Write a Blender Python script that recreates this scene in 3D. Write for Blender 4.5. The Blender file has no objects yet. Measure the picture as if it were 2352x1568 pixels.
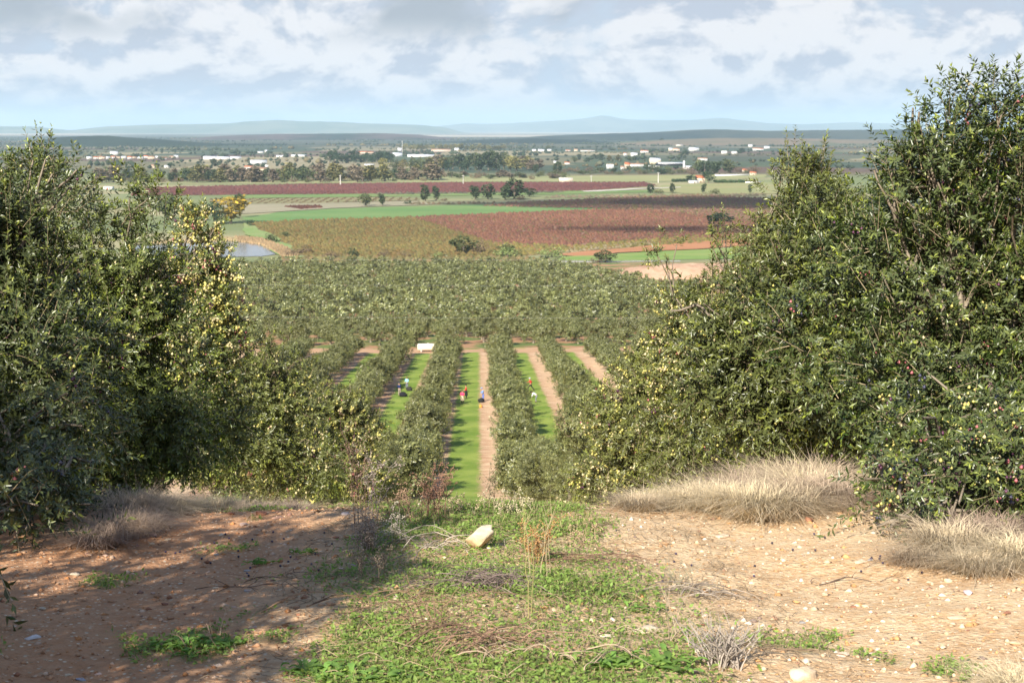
import bpy, math, random
import numpy as np
from math import sin, cos, pi, radians as RAD, sqrt
from mathutils import Vector

scn = bpy.context.scene
COL = scn.collection
rng = np.random.default_rng(7)
random.seed(7)

# ------------------------------------------------------------------ camera
CAMZ = 60.0
FPX = 3659.0                      # focal length in units of a 2352 px wide picture
PITCH = math.atan(488 / FPX); YAW = RAD(1.2)
cd = bpy.data.cameras.new('camera'); cam = bpy.data.objects.new('camera', cd); COL.objects.link(cam)
cam.location = (0, 0, CAMZ); cam.rotation_euler = (pi/2 - PITCH, 0, -YAW)
cd.sensor_width = 22.5; cd.lens = 35.0; cd.clip_start = .1; cd.clip_end = 90000
cd.dof.use_dof = True; cd.dof.focus_distance = 10.5; cd.dof.aperture_fstop = 5.6
scn.camera = cam
FW = np.array([sin(YAW)*cos(PITCH), cos(YAW)*cos(PITCH), -sin(PITCH)])
RT = np.array([cos(YAW), -sin(YAW), 0.]); UP = np.cross(RT, FW)
def ray(px, py): return FW + RT*(px-1176)/FPX + UP*(784-py)/FPX
def P(px, py, z=0.):
    v = ray(px, py); t = (z-CAMZ)/v[2]; return v[0]*t, v[1]*t
def AT(px, py, Y):
    v = ray(px, py); t = Y/v[1]; return np.array([v[0]*t, Y, CAMZ+v[2]*t])

# ------------------------------------------------------------------ node helper
class NT:
    def __init__(s, tree): s.t = tree; s.t.nodes.clear()
    def n(s, typ, ins=None, **props):
        nd = s.t.nodes.new(typ)
        for k, v in props.items(): setattr(nd, k, v)
        for k, v in (ins or {}).items():
            sk = nd.inputs[k]
            if isinstance(v, bpy.types.NodeSocket): s.t.links.new(v, sk)
            else:
                if sk.type == 'RGBA' and len(v) == 3: v = (*v, 1)
                sk.default_value = v
        return nd
    def m(s, op, a, b=0., c=0., clamp=False):
        return s.n('ShaderNodeMath', {0: a, 1: b, 2: c}, operation=op, use_clamp=clamp).outputs[0]
    def mix(s, f, a, b, mode='MIX'):
        nd = s.n('ShaderNodeMix', {0: f, 6: a, 7: b}, data_type='RGBA', blend_type=mode); return nd.outputs[2]
    def noise(s, scale, vec=None, detail=4., rough=.55, dist=0.):
        i = {'Scale': scale, 'Detail': detail, 'Roughness': rough, 'Distortion': dist}
        if vec is not None: i['Vector'] = vec
        return s.n('ShaderNodeTexNoise', i).outputs[0]
    def step(s, v, a, b, lo=0., hi=1.):
        return s.n('ShaderNodeMapRange', {0: v, 1: a, 2: b, 3: lo, 4: hi}, interpolation_type='SMOOTHSTEP').outputs[0]
    def pos(s): return s.n('ShaderNodeNewGeometry').outputs['Position']
    def xyz(s, v): return s.n('ShaderNodeSeparateXYZ', {0: v}).outputs
    def comb(s, x, y, z): return s.n('ShaderNodeCombineXYZ', {0: x, 1: y, 2: z}).outputs[0]
    def scale(s, v, sc): return s.n('ShaderNodeVectorMath', {0: v, 1: sc}, operation='MULTIPLY').outputs[0]
    def attr(s, name, out=0): return s.n('ShaderNodeAttribute', attribute_name=name).outputs[out]
    def bump(s, h, strength, dist): return s.n('ShaderNodeBump', {'Height': h, 'Strength': strength, 'Distance': dist}).outputs[0]
    def pbr(s, col, rough=.8, spec=.3, normal=None, **kw):
        i = {'Base Color': col, 'Roughness': rough, 'Specular IOR Level': spec}
        if normal is not None: i['Normal'] = normal
        i.update(kw)
        return s.n('ShaderNodeBsdfPrincipled', i).outputs[0]
    def out(s, sh): s.n('ShaderNodeOutputMaterial', {0: sh})
MATS = {}
def mat(name):
    m_ = bpy.data.materials.new(name); m_.use_nodes = True; MATS[name] = m_
    return m_, NT(m_.node_tree)

# ------------------------------------------------------------------ world, sun, exposure
SUN_EL, SUN_AZ = RAD(34), RAD(203)          # azimuth clockwise from +Y : the sun stands behind-left
w = bpy.data.worlds.new('World'); scn.world = w; w.use_nodes = True
n = NT(w.node_tree)
sky = n.n('ShaderNodeTexSky', sky_type='NISHITA', sun_disc=False, sun_elevation=SUN_EL, sun_rotation=SUN_AZ, altitude=300, air_density=1.0, dust_density=.6, ozone_density=1.5)
dvec = n.n('ShaderNodeTexCoord').outputs['Generated']
x_, y_, z_ = n.xyz(dvec)
zc = n.m('MAXIMUM', z_, 0.0)
lz = n.m('MULTIPLY', n.m('LOGARITHM', n.m('ADD', zc, .08), 2.718), 1.35)
cv = n.comb(n.m('MULTIPLY', x_, 6.), n.m('MULTIPLY', y_, 6.), lz)
cvl = n.comb(n.m('MULTIPLY', x_, 6.), n.m('MULTIPLY', y_, 6.), n.m('ADD', lz, .13))
big = n.noise(.75, cv, 3., .5)
puff = n.noise(2.2, cv, 9., .6, .25)
puff2 = n.noise(2.2, cvl, 9., .6, .25)
dens = n.m('ADD', n.m('MULTIPLY', big, .55), n.m('MULTIPLY', puff, .55))
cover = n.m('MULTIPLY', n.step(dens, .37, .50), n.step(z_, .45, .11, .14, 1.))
lit = n.m('ADD', n.m('MULTIPLY', n.m('SUBTRACT', puff, puff2), 10.5), .60, clamp=True)
high = n.step(z_, .045, .07)                  # bases of the nearer clouds show grey overhead
under = n.m('MULTIPLY', high, n.step(n.noise(1.1, cv, 4., .5), .48, .60))
ccol = n.mix(lit, (2.75, 3.0, 3.55), (4.55, 4.5, 4.6))
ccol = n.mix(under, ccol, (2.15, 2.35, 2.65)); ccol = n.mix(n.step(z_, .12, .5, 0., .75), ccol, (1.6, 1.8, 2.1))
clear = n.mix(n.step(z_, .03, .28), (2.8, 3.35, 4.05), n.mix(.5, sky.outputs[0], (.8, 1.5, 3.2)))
low = n.step(z_, .004, .035)
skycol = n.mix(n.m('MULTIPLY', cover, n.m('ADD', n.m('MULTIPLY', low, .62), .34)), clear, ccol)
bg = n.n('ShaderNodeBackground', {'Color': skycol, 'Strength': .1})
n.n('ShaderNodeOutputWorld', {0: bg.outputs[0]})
sd = bpy.data.lights.new('sun', 'SUN'); sd.energy = 5.0; sd.angle = RAD(.5); sd.color = (1, .93, .82)
sun = bpy.data.objects.new('sun', sd); COL.objects.link(sun)
sdir = Vector((sin(SUN_AZ)*cos(SUN_EL), cos(SUN_AZ)*cos(SUN_EL), sin(SUN_EL)))
sun.rotation_euler = sdir.to_track_quat('Z', 'Y').to_euler(); sun.location = sdir*50
vs = scn.view_settings; vs.view_transform = 'Standard'; vs.look = 'None'; vs.gamma = 1; vs.use_curve_mapping = False; vs.exposure = 1.0
cy = scn.cycles
cy.use_denoising = True; cy.max_bounces = 6; cy.diffuse_bounces = 2; cy.glossy_bounces = 2; cy.transmission_bounces = 3; cy.volume_bounces = 1; cy.caustics_reflective = False; cy.caustics_refractive = False

# ------------------------------------------------------------------ materials
def leafmat(name, back=(.15, .165, .07), rough=.36, trans=.09, spec=.5, tcol=None):
    m_, k = mat(name)
    c = k.attr('col')
    c = k.n('ShaderNodeHueSaturation', {'Hue': k.m('ADD', .492, k.m('MULTIPLY', k.n('ShaderNodeObjectInfo').outputs['Random'], .016)), 'Value': k.m('ADD', .82, k.m('MULTIPLY', k.n('ShaderNodeObjectInfo').outputs['Random'], .36)), 'Color': c}).outputs[0]
    g = k.n('ShaderNodeNewGeometry').outputs['Backfacing']
    c2 = k.mix(g, c, k.mix(.4, c, back)) if back else c
    b = k.pbr(c2, rough, spec)
    if trans:
        t = k.n('ShaderNodeBsdfTranslucent', {'Color': k.mix(1., c, tcol or (1.6, 1.9, .7), 'MULTIPLY')}).outputs[0]
        b = k.n('ShaderNodeMixShader', {0: trans, 1: b, 2: t}).outputs[0]
    k.out(b); return m_
M_LEAF = leafmat('olive_leaf')
M_FAR = leafmat('far_foliage', back=None, rough=.8, trans=.1, spec=.15)
M_GRASS = leafmat('grass_blade', back=None, rough=.6, trans=.3, spec=.25)
M_DRY = leafmat('dry_grass_blade', back=None, rough=.8, trans=.3, spec=.1, tcol=(1, 1, .9))
def attrmat(name, rough=.7, spec=.3, grain=0, gs=1.):
    m_, k = mat(name)
    c = k.attr('col'); nrm = None
    if grain:
        nz = k.noise(gs, k.pos(), 6., .6)
        c = k.mix(grain, c, k.n('ShaderNodeHueSaturation', {'Value': k.m('ADD', k.m('MULTIPLY', nz, 1.6), .2), 'Color': c}).outputs[0])
        nrm = k.bump(nz, .5, .02)
    k.out(k.pbr(c, rough, spec, nrm)); return m_
M_FRUIT = attrmat('olive_fruit_skin', .32, .5)
M_STONE = attrmat('stone', .85, .25, .6, 26.)
M_TWIG = attrmat('twig', .8, .2)
M_SKIN = attrmat('skin', .6, .3)
M_CLOTH = attrmat('cloth', .85, .15)
def plain(name, col, rough=.75, spec=.25, var=.25, sc=3., bump=.0, bs=.02):
    m_, k = mat(name)
    nz = k.noise(sc, k.pos(), 6., .6)
    c = k.mix(var, col, k.n('ShaderNodeHueSaturation', {'Value': k.m('ADD', k.m('MULTIPLY', nz, 1.8), .1), 'Color': (*col, 1)}).outputs[0])
    k.out(k.pbr(c, rough, spec, k.bump(nz, bump, bs) if bump else None)); return m_
M_BARK = plain('olive_bark', (.23, .19, .14), .9, .15, .9, 22., .8, .02)
M_FBARK = plain('far_bark', (.16, .13, .10), .9, .1, .5, 1.)

# ------------------------------------------------------------------ mesh helpers
def mk(name, V, F, mats, parent=None, smooth=False, col=None, fl=None, mi=None):
    V = np.asarray(V, np.float32); F = np.asarray(F, np.int32)
    me = bpy.data.meshes.new(name)
    me.vertices.add(len(V)); me.vertices.foreach_set('co', V.ravel())
    k = F.shape[1]; me.loops.add(F.size); me.loops.foreach_set('vertex_index', F.ravel())
    me.polygons.add(len(F))
    me.polygons.foreach_set('loop_start', np.arange(len(F), dtype=np.int32)*k)
    try: me.polygons.foreach_set('loop_total', np.full(len(F), k, np.int32))
    except Exception: pass
    if smooth: me.polygons.foreach_set('use_smooth', np.ones(len(F), bool))
    if mi is not None: me.polygons.foreach_set('material_index', np.asarray(mi, np.int32))
    me.update(calc_edges=True)
    if col is not None:
        a = me.attributes.new('col', 'FLOAT_COLOR', 'POINT')
        c = np.ones((len(V), 4), np.float32); c[:, :3] = col; a.data.foreach_set('color', c.ravel())
    if fl:
        for nm, arr in fl.items():
            a = me.attributes.new(nm, 'FLOAT', 'POINT'); a.data.foreach_set('value', np.asarray(arr, np.float32))
    for m_ in (mats if isinstance(mats, (list, tuple)) else [mats]): me.materials.append(m_)
    o = bpy.data.objects.new(name, me); COL.objects.link(o)
    if parent is not None: o.parent = parent
    return o
class Acc:
    """collects triangles with per-vertex colour"""
    def __init__(s): s.V = []; s.F = []; s.C = []; s.n = 0
    def add(s, V, F, col=(.5, .5, .5)):
        V = np.asarray(V, float); F = np.asarray(F, int)
        if F.shape[1] == 4: F = np.concatenate([F[:, [0, 1, 2]], F[:, [0, 2, 3]]])
        s.V.append(V); s.F.append(F+s.n); s.C.append(np.broadcast_to(np.asarray(col, float), (len(V), 3))); s.n += len(V)
    def box(s, lo, hi, col=(.5,)*3, M=None):
        x0, y0, z0 = lo; x1, y1, z1 = hi
        V = np.array([[x0,y0,z0],[x1,y0,z0],[x1,y1,z0],[x0,y1,z0],[x0,y0,z1],[x1,y0,z1],[x1,y1,z1],[x0,y1,z1]], float)
        s.add(V, [[0,3,2,1],[4,5,6,7],[0,1,5,4],[1,2,6,5],[2,3,7,6],[3,0,4,7]], col)
    def tube(s, pts, rad, k=6, col=(.5,)*3, cap=True):
        pts = np.asarray(pts, float); m_ = len(pts); rad = np.broadcast_to(np.asarray(rad, float), (m_,))
        T = np.gradient(pts, axis=0); T /= np.linalg.norm(T, axis=1)[:, None]+1e-9
        ref = np.array([0, 0, 1.]) if abs(T[:, 2]).mean() < .8 else np.array([1., 0, 0])
        A = np.cross(T, ref); A /= np.linalg.norm(A, axis=1)[:, None]+1e-9; B = np.cross(T, A)
        th = np.arange(k)*2*pi/k
        V = (pts[:, None] + rad[:, None, None]*(A[:, None]*np.cos(th)[None, :, None] + B[:, None]*np.sin(th)[None, :, None])).reshape(-1, 3)
        F = [[i*k+j, i*k+(j+1) % k, (i+1)*k+(j+1) % k, (i+1)*k+j] for i in range(m_-1) for j in range(k)]
        s.add(V, F, col)
        if cap:
            for e, i in ((0, 0), (m_-1, m_-1)):
                Vc = np.vstack([V[i*k:(i+1)*k], pts[i]])
                s.add(Vc, [[j, (j+1) % k, k] if e else [(j+1) % k, j, k] for j in range(k)], col)
    def build(s, name, mats, parent=None, smooth=False):
        return mk(name, np.concatenate(s.V), np.concatenate(s.F), mats, parent, smooth, np.concatenate(s.C))
def tag(o, label=None, cat=None, group=None, kind=None):
    if label: o['label'] = label
    if cat: o['category'] = cat
    if group: o['group'] = group
    if kind: o['kind'] = kind
    return o
def empty(name, loc=(0, 0, 0), rz=0.):
    o = bpy.data.objects.new(name, None); COL.objects.link(o); o.location = loc; o.rotation_euler = (0, 0, rz); o.empty_display_size = .2; return o
def copy_tree(o, kids, loc, rz=0., sc=(1, 1, 1)):
    r = o.copy(); COL.objects.link(r); r.location = loc; r.rotation_euler = (0, 0, rz); r.scale = sc
    for ch in kids:
        c = ch.copy(); COL.objects.link(c); c.parent = r
    return r
def unit(v): return v/(np.linalg.norm(v, axis=-1, keepdims=True)+1e-9)
def hsh(ix, iy, s): 
    h = np.sin(ix*127.1+iy*311.7+s*74.7)*43758.5453; return h-np.floor(h)
def vn(x, y, s=0):
    ix, iy = np.floor(x), np.floor(y); fx, fy = x-ix, y-iy
    fx = fx*fx*(3-2*fx); fy = fy*fy*(3-2*fy)
    a, b, c, d = hsh(ix, iy, s), hsh(ix+1, iy, s), hsh(ix, iy+1, s), hsh(ix+1, iy+1, s)
    return (a*(1-fx)+b*fx)*(1-fy)+(c*(1-fx)+d*fx)*fy
def fbm(x, y, s=0, o=4):
    r = 0; a = .5
    for i in range(o): r = r+a*vn(x*2**i, y*2**i, s+i*3.1); a *= .5
    return r/(1-.5**o)
def sst(v, a, b): t = np.clip((v-a)/(b-a), 0, 1); return t*t*(3-2*t)

# ------------------------------------------------------------------ terrain
PY = np.array([-60, -12, 0, 5, 8, 9.0, 9.8, 12, 20, 40, 80, 100, 125, 189, 279, 400, 520, 650, 720, 780, 60000.])
PH = np.array([-2., 1.1, 1.52, 1.86, 2.08, 2.17, 2.42, 3.05, 5.0, 9.9, 19.4, 24.2, 28.1, 32.7, 38.9, 46, 52.5, 58, 59.7, 60, 60.])
_t = np.concatenate([np.arange(-60, 40, .1), np.arange(40, 900, 1.)])
_h = np.interp(_t, PY, PH)
_s = _h.copy()
_k1 = np.hanning(9); _k1 /= _k1.sum(); _s[:1000] = np.convolve(np.pad(_h[:1000], 4, 'edge'), _k1, 'valid')
_k2 = np.hanning(31); _k2 /= _k2.sum(); _s[1000:] = np.convolve(np.pad(_h[1000:], 15, 'edge'), _k2, 'valid')
def gz(x, y):
    x = np.asarray(x, float); y = np.asarray(y, float)
    z = CAMZ-np.interp(y, _t, _s, right=60.)
    near = 1-sst(y, 12, 20)
    nx = near*(1-sst(np.abs(x), 12, 25))
    z = z + nx*(.035*np.exp(-((x+.02)/.62)**2) - .035*np.exp(-((x-1.35)/.45)**2) - .035*np.exp(-((x+1.35)/.45)**2))
    z = z + nx*(fbm(x*.8, y*.8, 1)-.5)*.10 + nx*(fbm(x*5, y*5, 2)-.5)*.03 + nx*(fbm(x*22, y*22, 5, 2)-.5)*.012
    z = z + near*.20*sst(x, 1.15+.0*y, 2.5)*sst(y, 8.3, 10.2)          # bank on the right
    z = z + near*.14*sst(-x, 1.9, 3.2)*sst(y, 7.4, 9.3)             # bank on the left
    z = z + sst(y, 14, 30)*(1-sst(y, 620, 700))*(fbm(x*.12, y*.12, 3)-.5)*.5
    # spoil mound right of the second grove
    return z
def lines(core0, core1, st, far, gr):
    a = list(np.arange(core0, core1+1e-6, st)); s_ = st; v = core1
    while v < far: s_ *= gr; v += s_; a.append(v)
    return a
xp = lines(0, 3.2, .08, 30000, 1.15); xl = np.array([-v for v in xp[:0:-1]]+xp)
yp = list(np.arange(4.2, 10.6, .08)); s_ = .05; v = yp[-1]
while v < 46000: s_ = min(s_*1.07, max(3., (v-600)*.08) if v > 60 else 1.2); v += s_; yp.append(v)
s_ = .05; v = 4.2; yn = []
while v > -600: s_ *= 1.2; v -= s_; yn.append(v)
yl = np.array(yn[::-1]+yp)
X, Y = np.meshgrid(xl, yl); Z = gz(X, Y)
nx_, ny_ = len(xl), len(yl)
i, j = np.meshgrid(np.arange(nx_-1), np.arange(ny_-1)); b = (j*nx_+i).ravel()
Fg = np.stack([b, b+1, b+nx_+1, b+nx_], 1)
def grassw(x, y):
    wob = (fbm(x*1.3, y*1.3, 9)-.5)*.55
    strip = sst(x+wob, -.72, -.42)*(1-sst(x+wob, .30+.02*(9-y), .75+.09*(9-y)))
    patch = sst(fbm(x*2.1, y*2.1, 11), .44, .62)
    g = strip*(.30+.75*patch)
    g = np.maximum(g, sst(fbm(x*2.4+5, y*2.4, 17), .66, .78)*.45*(np.abs(x) < 1.8))
    g = np.maximum(g, strip*sst(y, 7.6, 8.3)*(.25+.5*patch))
    return g*(y < 11)
ground = mk('ground', np.stack([X, Y, Z], -1).reshape(-1, 3), Fg, [], None, True, fl={'grass': grassw(X, Y).ravel()})
tag(ground, 'gravel hilltop track falling away to olive groves and a wide farmed plain', None, None, 'structure')
gm, k = mat('ground_soil')
p = k.pos(); gx, gy, gzz = k.xyz(p)
# near gravel
n1 = k.noise(1.3, p, 5., .6); n2 = k.noise(14., p, 6., .7); n3 = k.noise(60., p, 4., .7)
soil = k.mix(k.step(n1, .35, .65), (.49, .30, .15), (.60, .415, .235))
soil = k.mix(k.step(n2, .35, .7), soil, (.66, .50, .31))
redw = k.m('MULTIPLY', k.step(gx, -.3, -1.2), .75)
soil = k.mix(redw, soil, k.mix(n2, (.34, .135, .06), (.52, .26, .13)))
vor = k.n('ShaderNodeTexVoronoi', {'Vector': p, 'Scale': 46., 'Randomness': 1.}).outputs
chip = k.m('MULTIPLY', k.step(vor[0], .42, .22), k.step(k.xyz(vor[1])[0], .55, .62))
soil = k.mix(chip, soil, k.mix(k.xyz(vor[1])[1], (.27, .16, .08), (.78, .66, .48)))
soil = k.mix(k.step(n3, .55, .75, 0, .35), soil, (.32, .19, .10))
gw = k.m('MULTIPLY', k.attr('grass', 2), k.step(n2, .30, .55))
near = k.mix(gw, soil, k.mix(n3, (.11, .13, .045), (.30, .25, .12)))
# rows
fr = k.m('FRACT', k.m('ADD', k.m('DIVIDE', k.m('SUBTRACT', gx, 3.15), 8.25), k.m('MULTIPLY', k.m('SUBTRACT', k.noise(.35, p, 4., .6), .5), .07)))
fr = k.m('ADD', fr, k.m('MULTIPLY', k.m('SUBTRACT', k.noise(2., p, 5., .7), .5), .26))
green = k.m('MULTIPLY', k.step(fr, .25, .31), k.step(fr, .66, .59))
ng = k.noise(.22, p, 6., .65)
gcol = k.mix(k.step(ng, .35, .65), (.135, .21, .028), (.25, .305, .06))
gcol = k.mix(k.step(k.noise(1.6, p, 5., .7), .56, .85), gcol, (.36, .34, .17))
dcol = k.mix(k.step(fr, .5, .9), (.32, .16, .09), (.56, .37, .22))
dcol = k.mix(k.step(k.noise(1.8, k.scale(p, (.35, 1., 1.)), 5., .7), .4, .7), dcol, (.66, .49, .31))
rows = k.mix(green, dcol, gcol)
trk = k.m('MULTIPLY', k.step(gy, 274.5, 275.8), k.step(gy, 284.5, 283.2))
rows = k.mix(trk, rows, k.mix(k.noise(.7, p, 5.), (.36, .20, .11), (.52, .34, .20)))
far2 = k.mix(k.step(k.noise(.09, p, 5., .6), .47, .58), (.36, .20, .11), (.13, .17, .05))
rows = k.mix(k.step(gy, 284., 286.), rows, far2)
# plain
pw = k.comb(k.m('ADD', gx, k.m('MULTIPLY', k.noise(.002, p, 2.), 200.)), gy, 0.)
vv = k.n('ShaderNodeTexVoronoi', {'Vector': k.scale(pw, (1/330., 1/420., 1.)), 'Scale': 1., 'Randomness': .9}).outputs[1]
va, vb, vc = k.xyz(vv)
pc = k.mix(k.step(va, .40, .55), (.060, .085, .045), (.17, .15, .085))
pc = k.mix(k.step(vb, .68, .72), pc, (.12, .07, .055))
pc = k.mix(k.step(vc, .80, .84), pc, (.30, .25, .15))
pc = k.mix(k.step(vc, .2, .15), pc, (.045, .07, .045))
pc = k.mix(k.step(k.noise(.02, k.scale(p, (1., .4, 1.)), 6., .65), .35, .75, 0, .5), pc, (.13, .14, .075))
nearplain = k.mix(k.step(k.noise(.008, k.scale(p, (.4, 1., 1.)), 6., .6), .42, .6), (.17, .20, .085), (.31, .28, .15))
pc = k.mix(k.step(gy, 1900., 2300.), nearplain, pc)
pc = k.mix(k.step(gy, 3800., 6500., 0., .8), pc, (.055, .065, .045))
pc = k.mix(k.m('MULTIPLY', k.step(gy, 11500., 12500.), k.step(k.noise(.00025, k.scale(p, (.8, .5, 1.)), 4.), .42, .55)), pc, (.40, .34, .25))
c = k.mix(k.step(gy, 10.5, 13.), near, rows)
c = k.mix(k.step(gy, 690., 730.), c, pc)
hb = k.m('ADD', k.m('MULTIPLY', n3, .5), k.m('ADD', n2, k.m('MULTIPLY', k.m('SUBTRACT', 1., vor[0]), .5)))
nb = k.bump(k.m('MULTIPLY', hb, k.step(gy, 14., 11.)), .55, .03)
k.out(k.pbr(c, .92, .15, nb))
ground.data.materials.append(gm)

# ------------------------------------------------------------------ foliage generators
def leaves(Pb, A, N, L, W, col):
    """diamond leaves folded along the midrib: 4 verts, 2 tris each"""
    S = unit(np.cross(A, N)); N = unit(np.cross(S, A))
    L = L[:, None]; W = W[:, None]
    mid = Pb+A*L*.45
    V = np.stack([Pb, mid+S*W*.5+N*W*.16, Pb+A*L-N*L*.06, mid-S*W*.5+N*W*.16], 1)
    m_ = len(Pb); b_ = np.arange(m_)[:, None]*4
    F = np.concatenate([b_+[0, 2, 1], b_+[0, 3, 2]])
    return V.reshape(-1, 3), F, np.repeat(col, 4, 0)
def shoots(r, P0, D, SL, K, LL, LW, base, tipc, droop=.25, pair=True, jit=.35, O=None, ow=0.):
    """leafy shoots; returns leaf mesh arrays + curve points of each shoot"""
    S = len(P0); D = unit(D)
    ref = unit(r.normal(size=(S, 3))); U = unit(np.cross(D, ref)); Vv = np.cross(D, U)
    t = (np.arange(K)//(2 if pair else 1))/(max(1, (K-1)//(2 if pair else 1)))
    t = .10+.9*t[None, :]+r.uniform(-.03, .03, (S, K))
    ph = (np.arange(K)//2)*pi/2*1.15+(np.arange(K) % 2)*pi
    ph = ph[None, :]+r.uniform(-.4, .4, (S, K))
    side = U[:, None]*np.cos(ph)[..., None]+Vv[:, None]*np.sin(ph)[..., None]
    g = np.array([0, 0, -1.])
    Pb = P0[:, None]+D[:, None]*(SL[:, None]*t)[..., None]+g*(SL[:, None]*t*t*droop)[..., None]
    tan = unit(D[:, None]+g*(2*droop*t)[..., None])
    a = np.clip(.95-.45*t, .3, 1.)[..., None]
    A = unit(tan*(1.15-a)+side*a+r.normal(0, .18, (S, K, 3)))
    N = unit(tan-side*.35+np.array([0, 0, .45])+r.normal(0, jit, (S, K, 3)))
    if O is not None:
        if ow > 1.5: A = unit(A-O[:, None]*((A*O[:, None]).sum(-1, keepdims=True)*.7)+np.array([0, 0, .15]))
        N = unit(N+(O*ow)[:, None]+np.array([0, 0, .25*ow]))
    sz = r.uniform(.7, 1.15, (S, K))*(1-.3*np.clip(t-.75, 0, 1)/.25)
    c = np.asarray(base)[None, None]*(1+r.normal(0, .16, (S, 1, 1)))*(1+r.normal(0, .18, (S, K, 1)))
    tw = (np.clip(t-.72, 0, 1)/.28)[..., None]*np.clip(r.normal(.45, .35, (S, 1, 1)), 0, 1)
    c = np.clip(c*(1-tw)+np.asarray(tipc)*tw, .004, .9)
    V, F, C = leaves(Pb.reshape(-1, 3), A.reshape(-1, 3), N.reshape(-1, 3), (LL*sz).ravel(), (LW*sz).ravel(), c.reshape(-1, 3))
    Q = P0[:, None]+D[:, None]*(SL[:, None]*np.array([-.25, .0, .5, .95]))[..., None]+g*(SL[:, None]*np.array([0., 0, .25*droop, .9*droop]))[..., None]
    return V, F, C, Q
def prisms(Q, r0, r1, col):
    """three-sided tapered twigs along Q (S,m,3)"""
    S, m_, _ = Q.shape; T = unit(Q[:, -1]-Q[:, 0]); a = unit(np.cross(T, np.array([.31, .2, .93]))); b_ = np.cross(T, a)
    rr = np.linspace(r0, r1, m_)[None, :, None, None]
    th = np.arange(3)*2*pi/3
    ring = (a[:, None, None]*np.cos(th)[None, None, :, None]+b_[:, None, None]*np.sin(th)[None, None, :, None])
    V = (Q[:, :, None]+ring*rr).reshape(-1, 3)
    base = (np.arange(S)*m_*3)[:, None, None, None]
    i_ = np.arange(m_-1)[None, :, None, None]*3; j_ = np.arange(3)[None, None, :, None]
    q = np.concatenate([base+i_+j_, base+i_+(j_+1) % 3, base+i_+3+(j_+1) % 3, base+i_+3+j_], -1).reshape(-1, 4)
    C = np.asarray(col, float)
    C = np.broadcast_to(C, (len(V), 3)) if C.ndim == 1 else np.repeat(C, m_*3, 0)
    return V, np.concatenate([q[:, [0, 1, 2]], q[:, [0, 2, 3]]]), C
ICO_V = None
def ico():
    global ICO_V, ICO_F
    if ICO_V is None:
        g = (1+5**.5)/2
        v = np.array([[-1,g,0],[1,g,0],[-1,-g,0],[1,-g,0],[0,-1,g],[0,1,g],[0,-1,-g],[0,1,-g],[g,0,-1],[g,0,1],[-g,0,-1],[-g,0,1]], float)
        ICO_V = unit(v)
        ICO_F = np.array([[0,11,5],[0,5,1],[0,1,7],[0,7,10],[0,10,11],[1,5,9],[5,11,4],[11,10,2],[10,7,6],[7,1,8],[3,9,4],[3,4,2],[3,2,6],[3,6,8],[3,8,9],[4,9,5],[2,4,11],[6,2,10],[8,6,7],[9,8,1]])
    return ICO_V, ICO_F
OCT_V = np.array([[1,0,0],[0,1,0],[-1,0,0],[0,-1,0],[0,0,1],[0,0,-1.]]); OCT_F = np.array([[0,1,4],[1,2,4],[2,3,4],[3,0,4],[1,0,5],[2,1,5],[3,2,5],[0,3,5]])
def balls(C, R, col, base='ico', r=None, jit=0.):
    v, f = ico() if base == 'ico' else (OCT_V, OCT_F)
    R = np.asarray(R, float); R = np.broadcast_to(R if R.ndim == 2 else R[:, None], (len(C), 3))
    vv = v[None]*np.ones((len(C), 1, 1))
    if jit: vv = vv*(1+r.normal(0, jit, (len(C), len(v), 1)))
    if r is not None and R.shape[1] == 3:
        an = r.uniform(0, 2*pi, len(C)); V = vv*R[:, None]
        x, y = V[..., 0].copy(), V[..., 1].copy(); ca, sa = np.cos(an)[:, None], np.sin(an)[:, None]
        V[..., 0] = x*ca-y*sa; V[..., 1] = x*sa+y*ca
    else: V = vv*R[:, None]
    V = V+np.asarray(C)[:, None]
    F = (f[None]+(np.arange(len(C))*len(v))[:, None, None]).reshape(-1, 3)
    return V.reshape(-1, 3), F, np.repeat(np.asarray(col), len(v), 0)
def lobe_points(r, lobes, n_, sub=9, fill=.25):
    """points and outward directions on lumpy shells round the lobes (x,y,z,r[,rz])"""
    L = np.array([(*l[:4], (l[4] if len(l) > 4 else l[3])) for l in lobes], float)
    wgt = L[:, 3]**1.7; wgt /= wgt.sum()
    SC = []; SR = []; SW = []
    for l, wg in zip(L, wgt):
        d = unit(r.normal(size=(sub, 3)))
        R3 = np.array([l[3], l[3], l[4]])
        c_ = l[:3]+d*R3*.70*r.uniform(.75, 1.15, (sub, 1))
        SC.append(c_); rr = l[3]*r.uniform(.24, .46, sub); SR.append(np.stack([rr, rr, rr*l[4]/l[3]], 1)); SW.append(wg*rr**2)
    SC = np.concatenate(SC); SR = np.concatenate(SR); SW = np.concatenate(SW); SW /= SW.sum()
    k_ = r.choice(len(SC), n_, p=SW)
    d = unit(r.normal(size=(n_, 3))+unit(SC[k_]-L[:, :3].mean(0))*.5)
    rad = np.where(r.random(n_) < fill, r.uniform(.2, .8, n_), r.uniform(.82, 1.08, n_))
    return SC[k_]+d*SR[k_]*rad[:, None], d, SC
OL_BASE, OL_TIP = (.038, .060, .008), (.36, .41, .05)
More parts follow.
